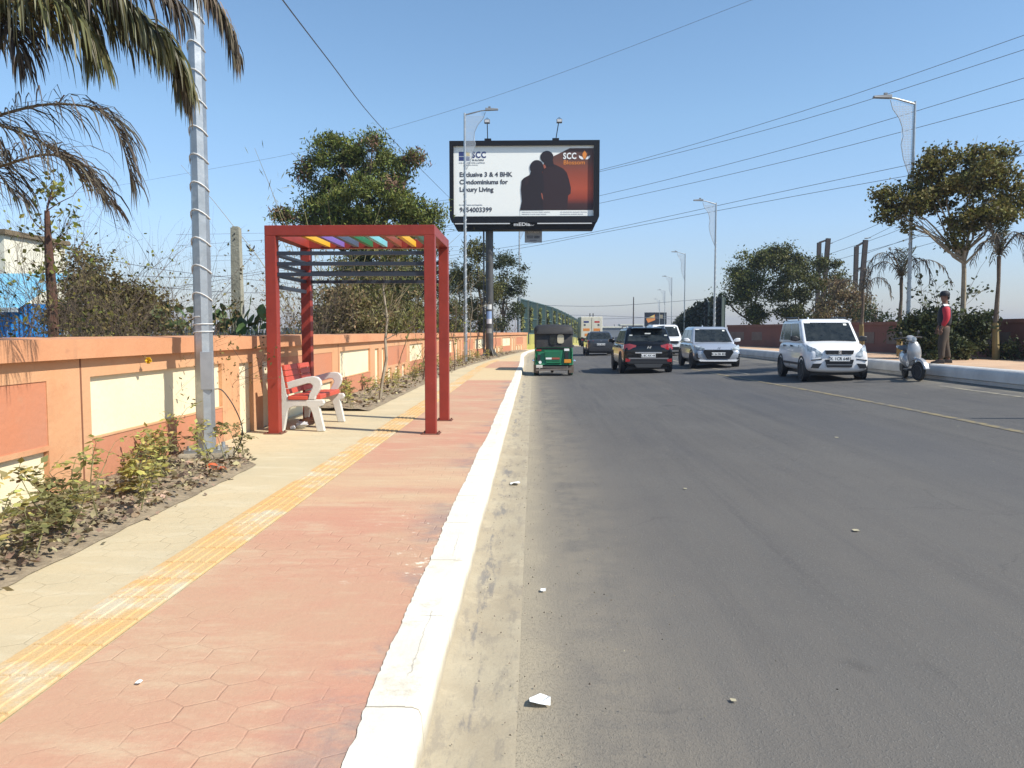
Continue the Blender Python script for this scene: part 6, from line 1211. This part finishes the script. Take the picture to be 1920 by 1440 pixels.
for i, (pts) in enumerate([[(1556, 457, 62), (1690, 400, 52), (1960, 248, 40)], [(1625, 448, 60), (1760, 380, 50), (1960, 262, 40)], [(1553, 477, 62), (1700, 425, 52), (1960, 300, 40)], [(1622, 476, 60), (1760, 425, 50), (1960, 330, 40)], [(1552, 492, 62), (1700, 450, 52), (1960, 372, 40)], [(1621, 491, 60), (1760, 452, 50), (1960, 395, 40)]]): wire(pts, ['wire from the top of the left utility frame', 'wire from the top of the right utility frame', 'wire from the middle of the left utility frame', 'wire from the middle of the right utility frame', 'lowest wire from the left utility frame', 'lowest wire from the right utility frame'][i], G2, .014)
G3 = 'low tangled wires behind the peach wall'
for i, pts in enumerate([[(-30, 425, 22), (84, 457, 24), (282, 502, 30), (498, 527, 38), (700, 545, 46)], [(-30, 478, 22), (90, 505, 26), (352, 520, 34), (498, 508, 40), (700, 470, 48)], [(252, 535, 28), (498, 549, 36), (700, 530, 44)], [(282, 545, 30), (498, 512, 38), (700, 480, 46)], [(330, 440, 60), (498, 437, 64), (860, 430, 74)], [(330, 461, 60), (498, 450, 64), (860, 425, 74)], [(355, 480, 60), (498, 478, 64), (860, 470, 74)], [(380, 490, 60), (498, 484, 64), (860, 462, 74)], [(380, 545, 50), (498, 500, 56), (700, 450, 60)]]): wire(pts, 'thin dark wire in the low tangle between the bare shrubs and the shelter', G3, .011)
G4 = 'distant wires above the bridge'
for i, pts in enumerate([[(960, 570, 170), (1130, 574, 170), (1330, 560, 170)], [(960, 597, 190), (1130, 598, 190), (1330, 590, 190)], [(960, 590, 190), (1130, 592, 190), (1330, 602, 190)]]): wire(pts, 'hazy wire low over the bridge', G4, .045)
# thin mast and bird
q = at(1188, 557, 150); ms = thing('mast', 'thin dark mast rising beyond the black suv', 'mast', (q.x, 150, dz(150)-.5)); MB().lathe([(.16, 0), (.09, q.z-dz(150)+.5)], n=8).build('shaft', mrust, ms)
q = at(471, 470, 24); bd_ = thing('bird', 'small dark bird in flight left of the shelter', 'bird', tuple(q)); bq = MB().loft([oval(-.13, 0, .01, .01), oval(-.08, .0, .03, .03), oval(.02, 0, .035, .035), oval(.1, 0, .015, .012), oval(.16, 0, .02, .004)])
for s in (-1, 1): bq.add([(s*.02, -.05, .01), (s*.02, .04, .01), (s*.14, .05, .1), (s*.15, -.02, .12), (s*.2, .04, .2)], [(0, 1, 2, 3), (3, 2, 4)])
ob = bq.build('body', mrust, bd_); bd_.rotation_euler = (0, 0, R(70))
# ------------------------------------------------------------------ distance
rng = np.random.default_rng(77); cl_ = []
for k in range(90):
    Yd = rng.uniform(330, 520); xx = rng.uniform(-420, 420); hh_ = rng.uniform(4, 8.5); cl_.append(((xx, Yd, -4.5+hh_*.5), (rng.uniform(7, 15), 5, hh_*.6), 170))
tag(npmesh('far_trees', leafcloud(cl_, 2.6, 1.8, rng, subr=1.3, sub=2), 4, mat('far_tree_green', (.05, .065, .03), .9, island=.3)), 'hazy tree line along the horizon', kind='stuff')
for i, (px, w_, h_, Yd, lab) in enumerate([(1150, 9, 5.0, 260, 'hazy low block with a white roof just right of the dark car'), (1185, 8, 5.6, 290, 'hazy low block with a white roof above the black suv'), (1120, 10, 4.4, 310, 'hazy low shed above the dark car')]):
    x = at(px, 620, Yd).x; hz = thing('distant_building', lab, 'building', (x, Yd, -5)); top_ = 3.2 if i != 1 else 4.2
    MB().box(-w_/2, w_/2, 0, 8, 0, top_+4.6).build('wall', mat('grey_block', (.2, .21, .22), .9, var=.3, vs_=.3), hz); MB().box(-w_/2-.3, w_/2+.3, -.3, 8.3, top_+4.6, top_+5.1).build('roof', mwb, hz)
    for k in range(4): MB().box(-w_/2+.8+k*w_/4.2, -w_/2+1.9+k*w_/4.2, -.04, .01, 3.2, 4.8).build('window', mplas, hz)
# ------------------------------------------------------------------ haze
HAZE = 0.0006
if HAZE:
    hm = bpy.data.materials.new('haze'); hm.use_nodes = True; t = hm.node_tree; t.nodes.remove(t.nodes['Principled BSDF'])
    pv = node(t, 'ShaderNodeVolumePrincipled'); pv.inputs['Color'].default_value = (.5, .6, .76, 1); pv.inputs['Density'].default_value = HAZE; pv.inputs['Anisotropy'].default_value = .2
    t.links.new(pv.outputs[0], t.nodes['Material Output'].inputs['Volume'])
    hz = MB().box(-900, 900, -60, 1500, -7, 26).build('haze', hm); hz['kind'] = 'stuff'
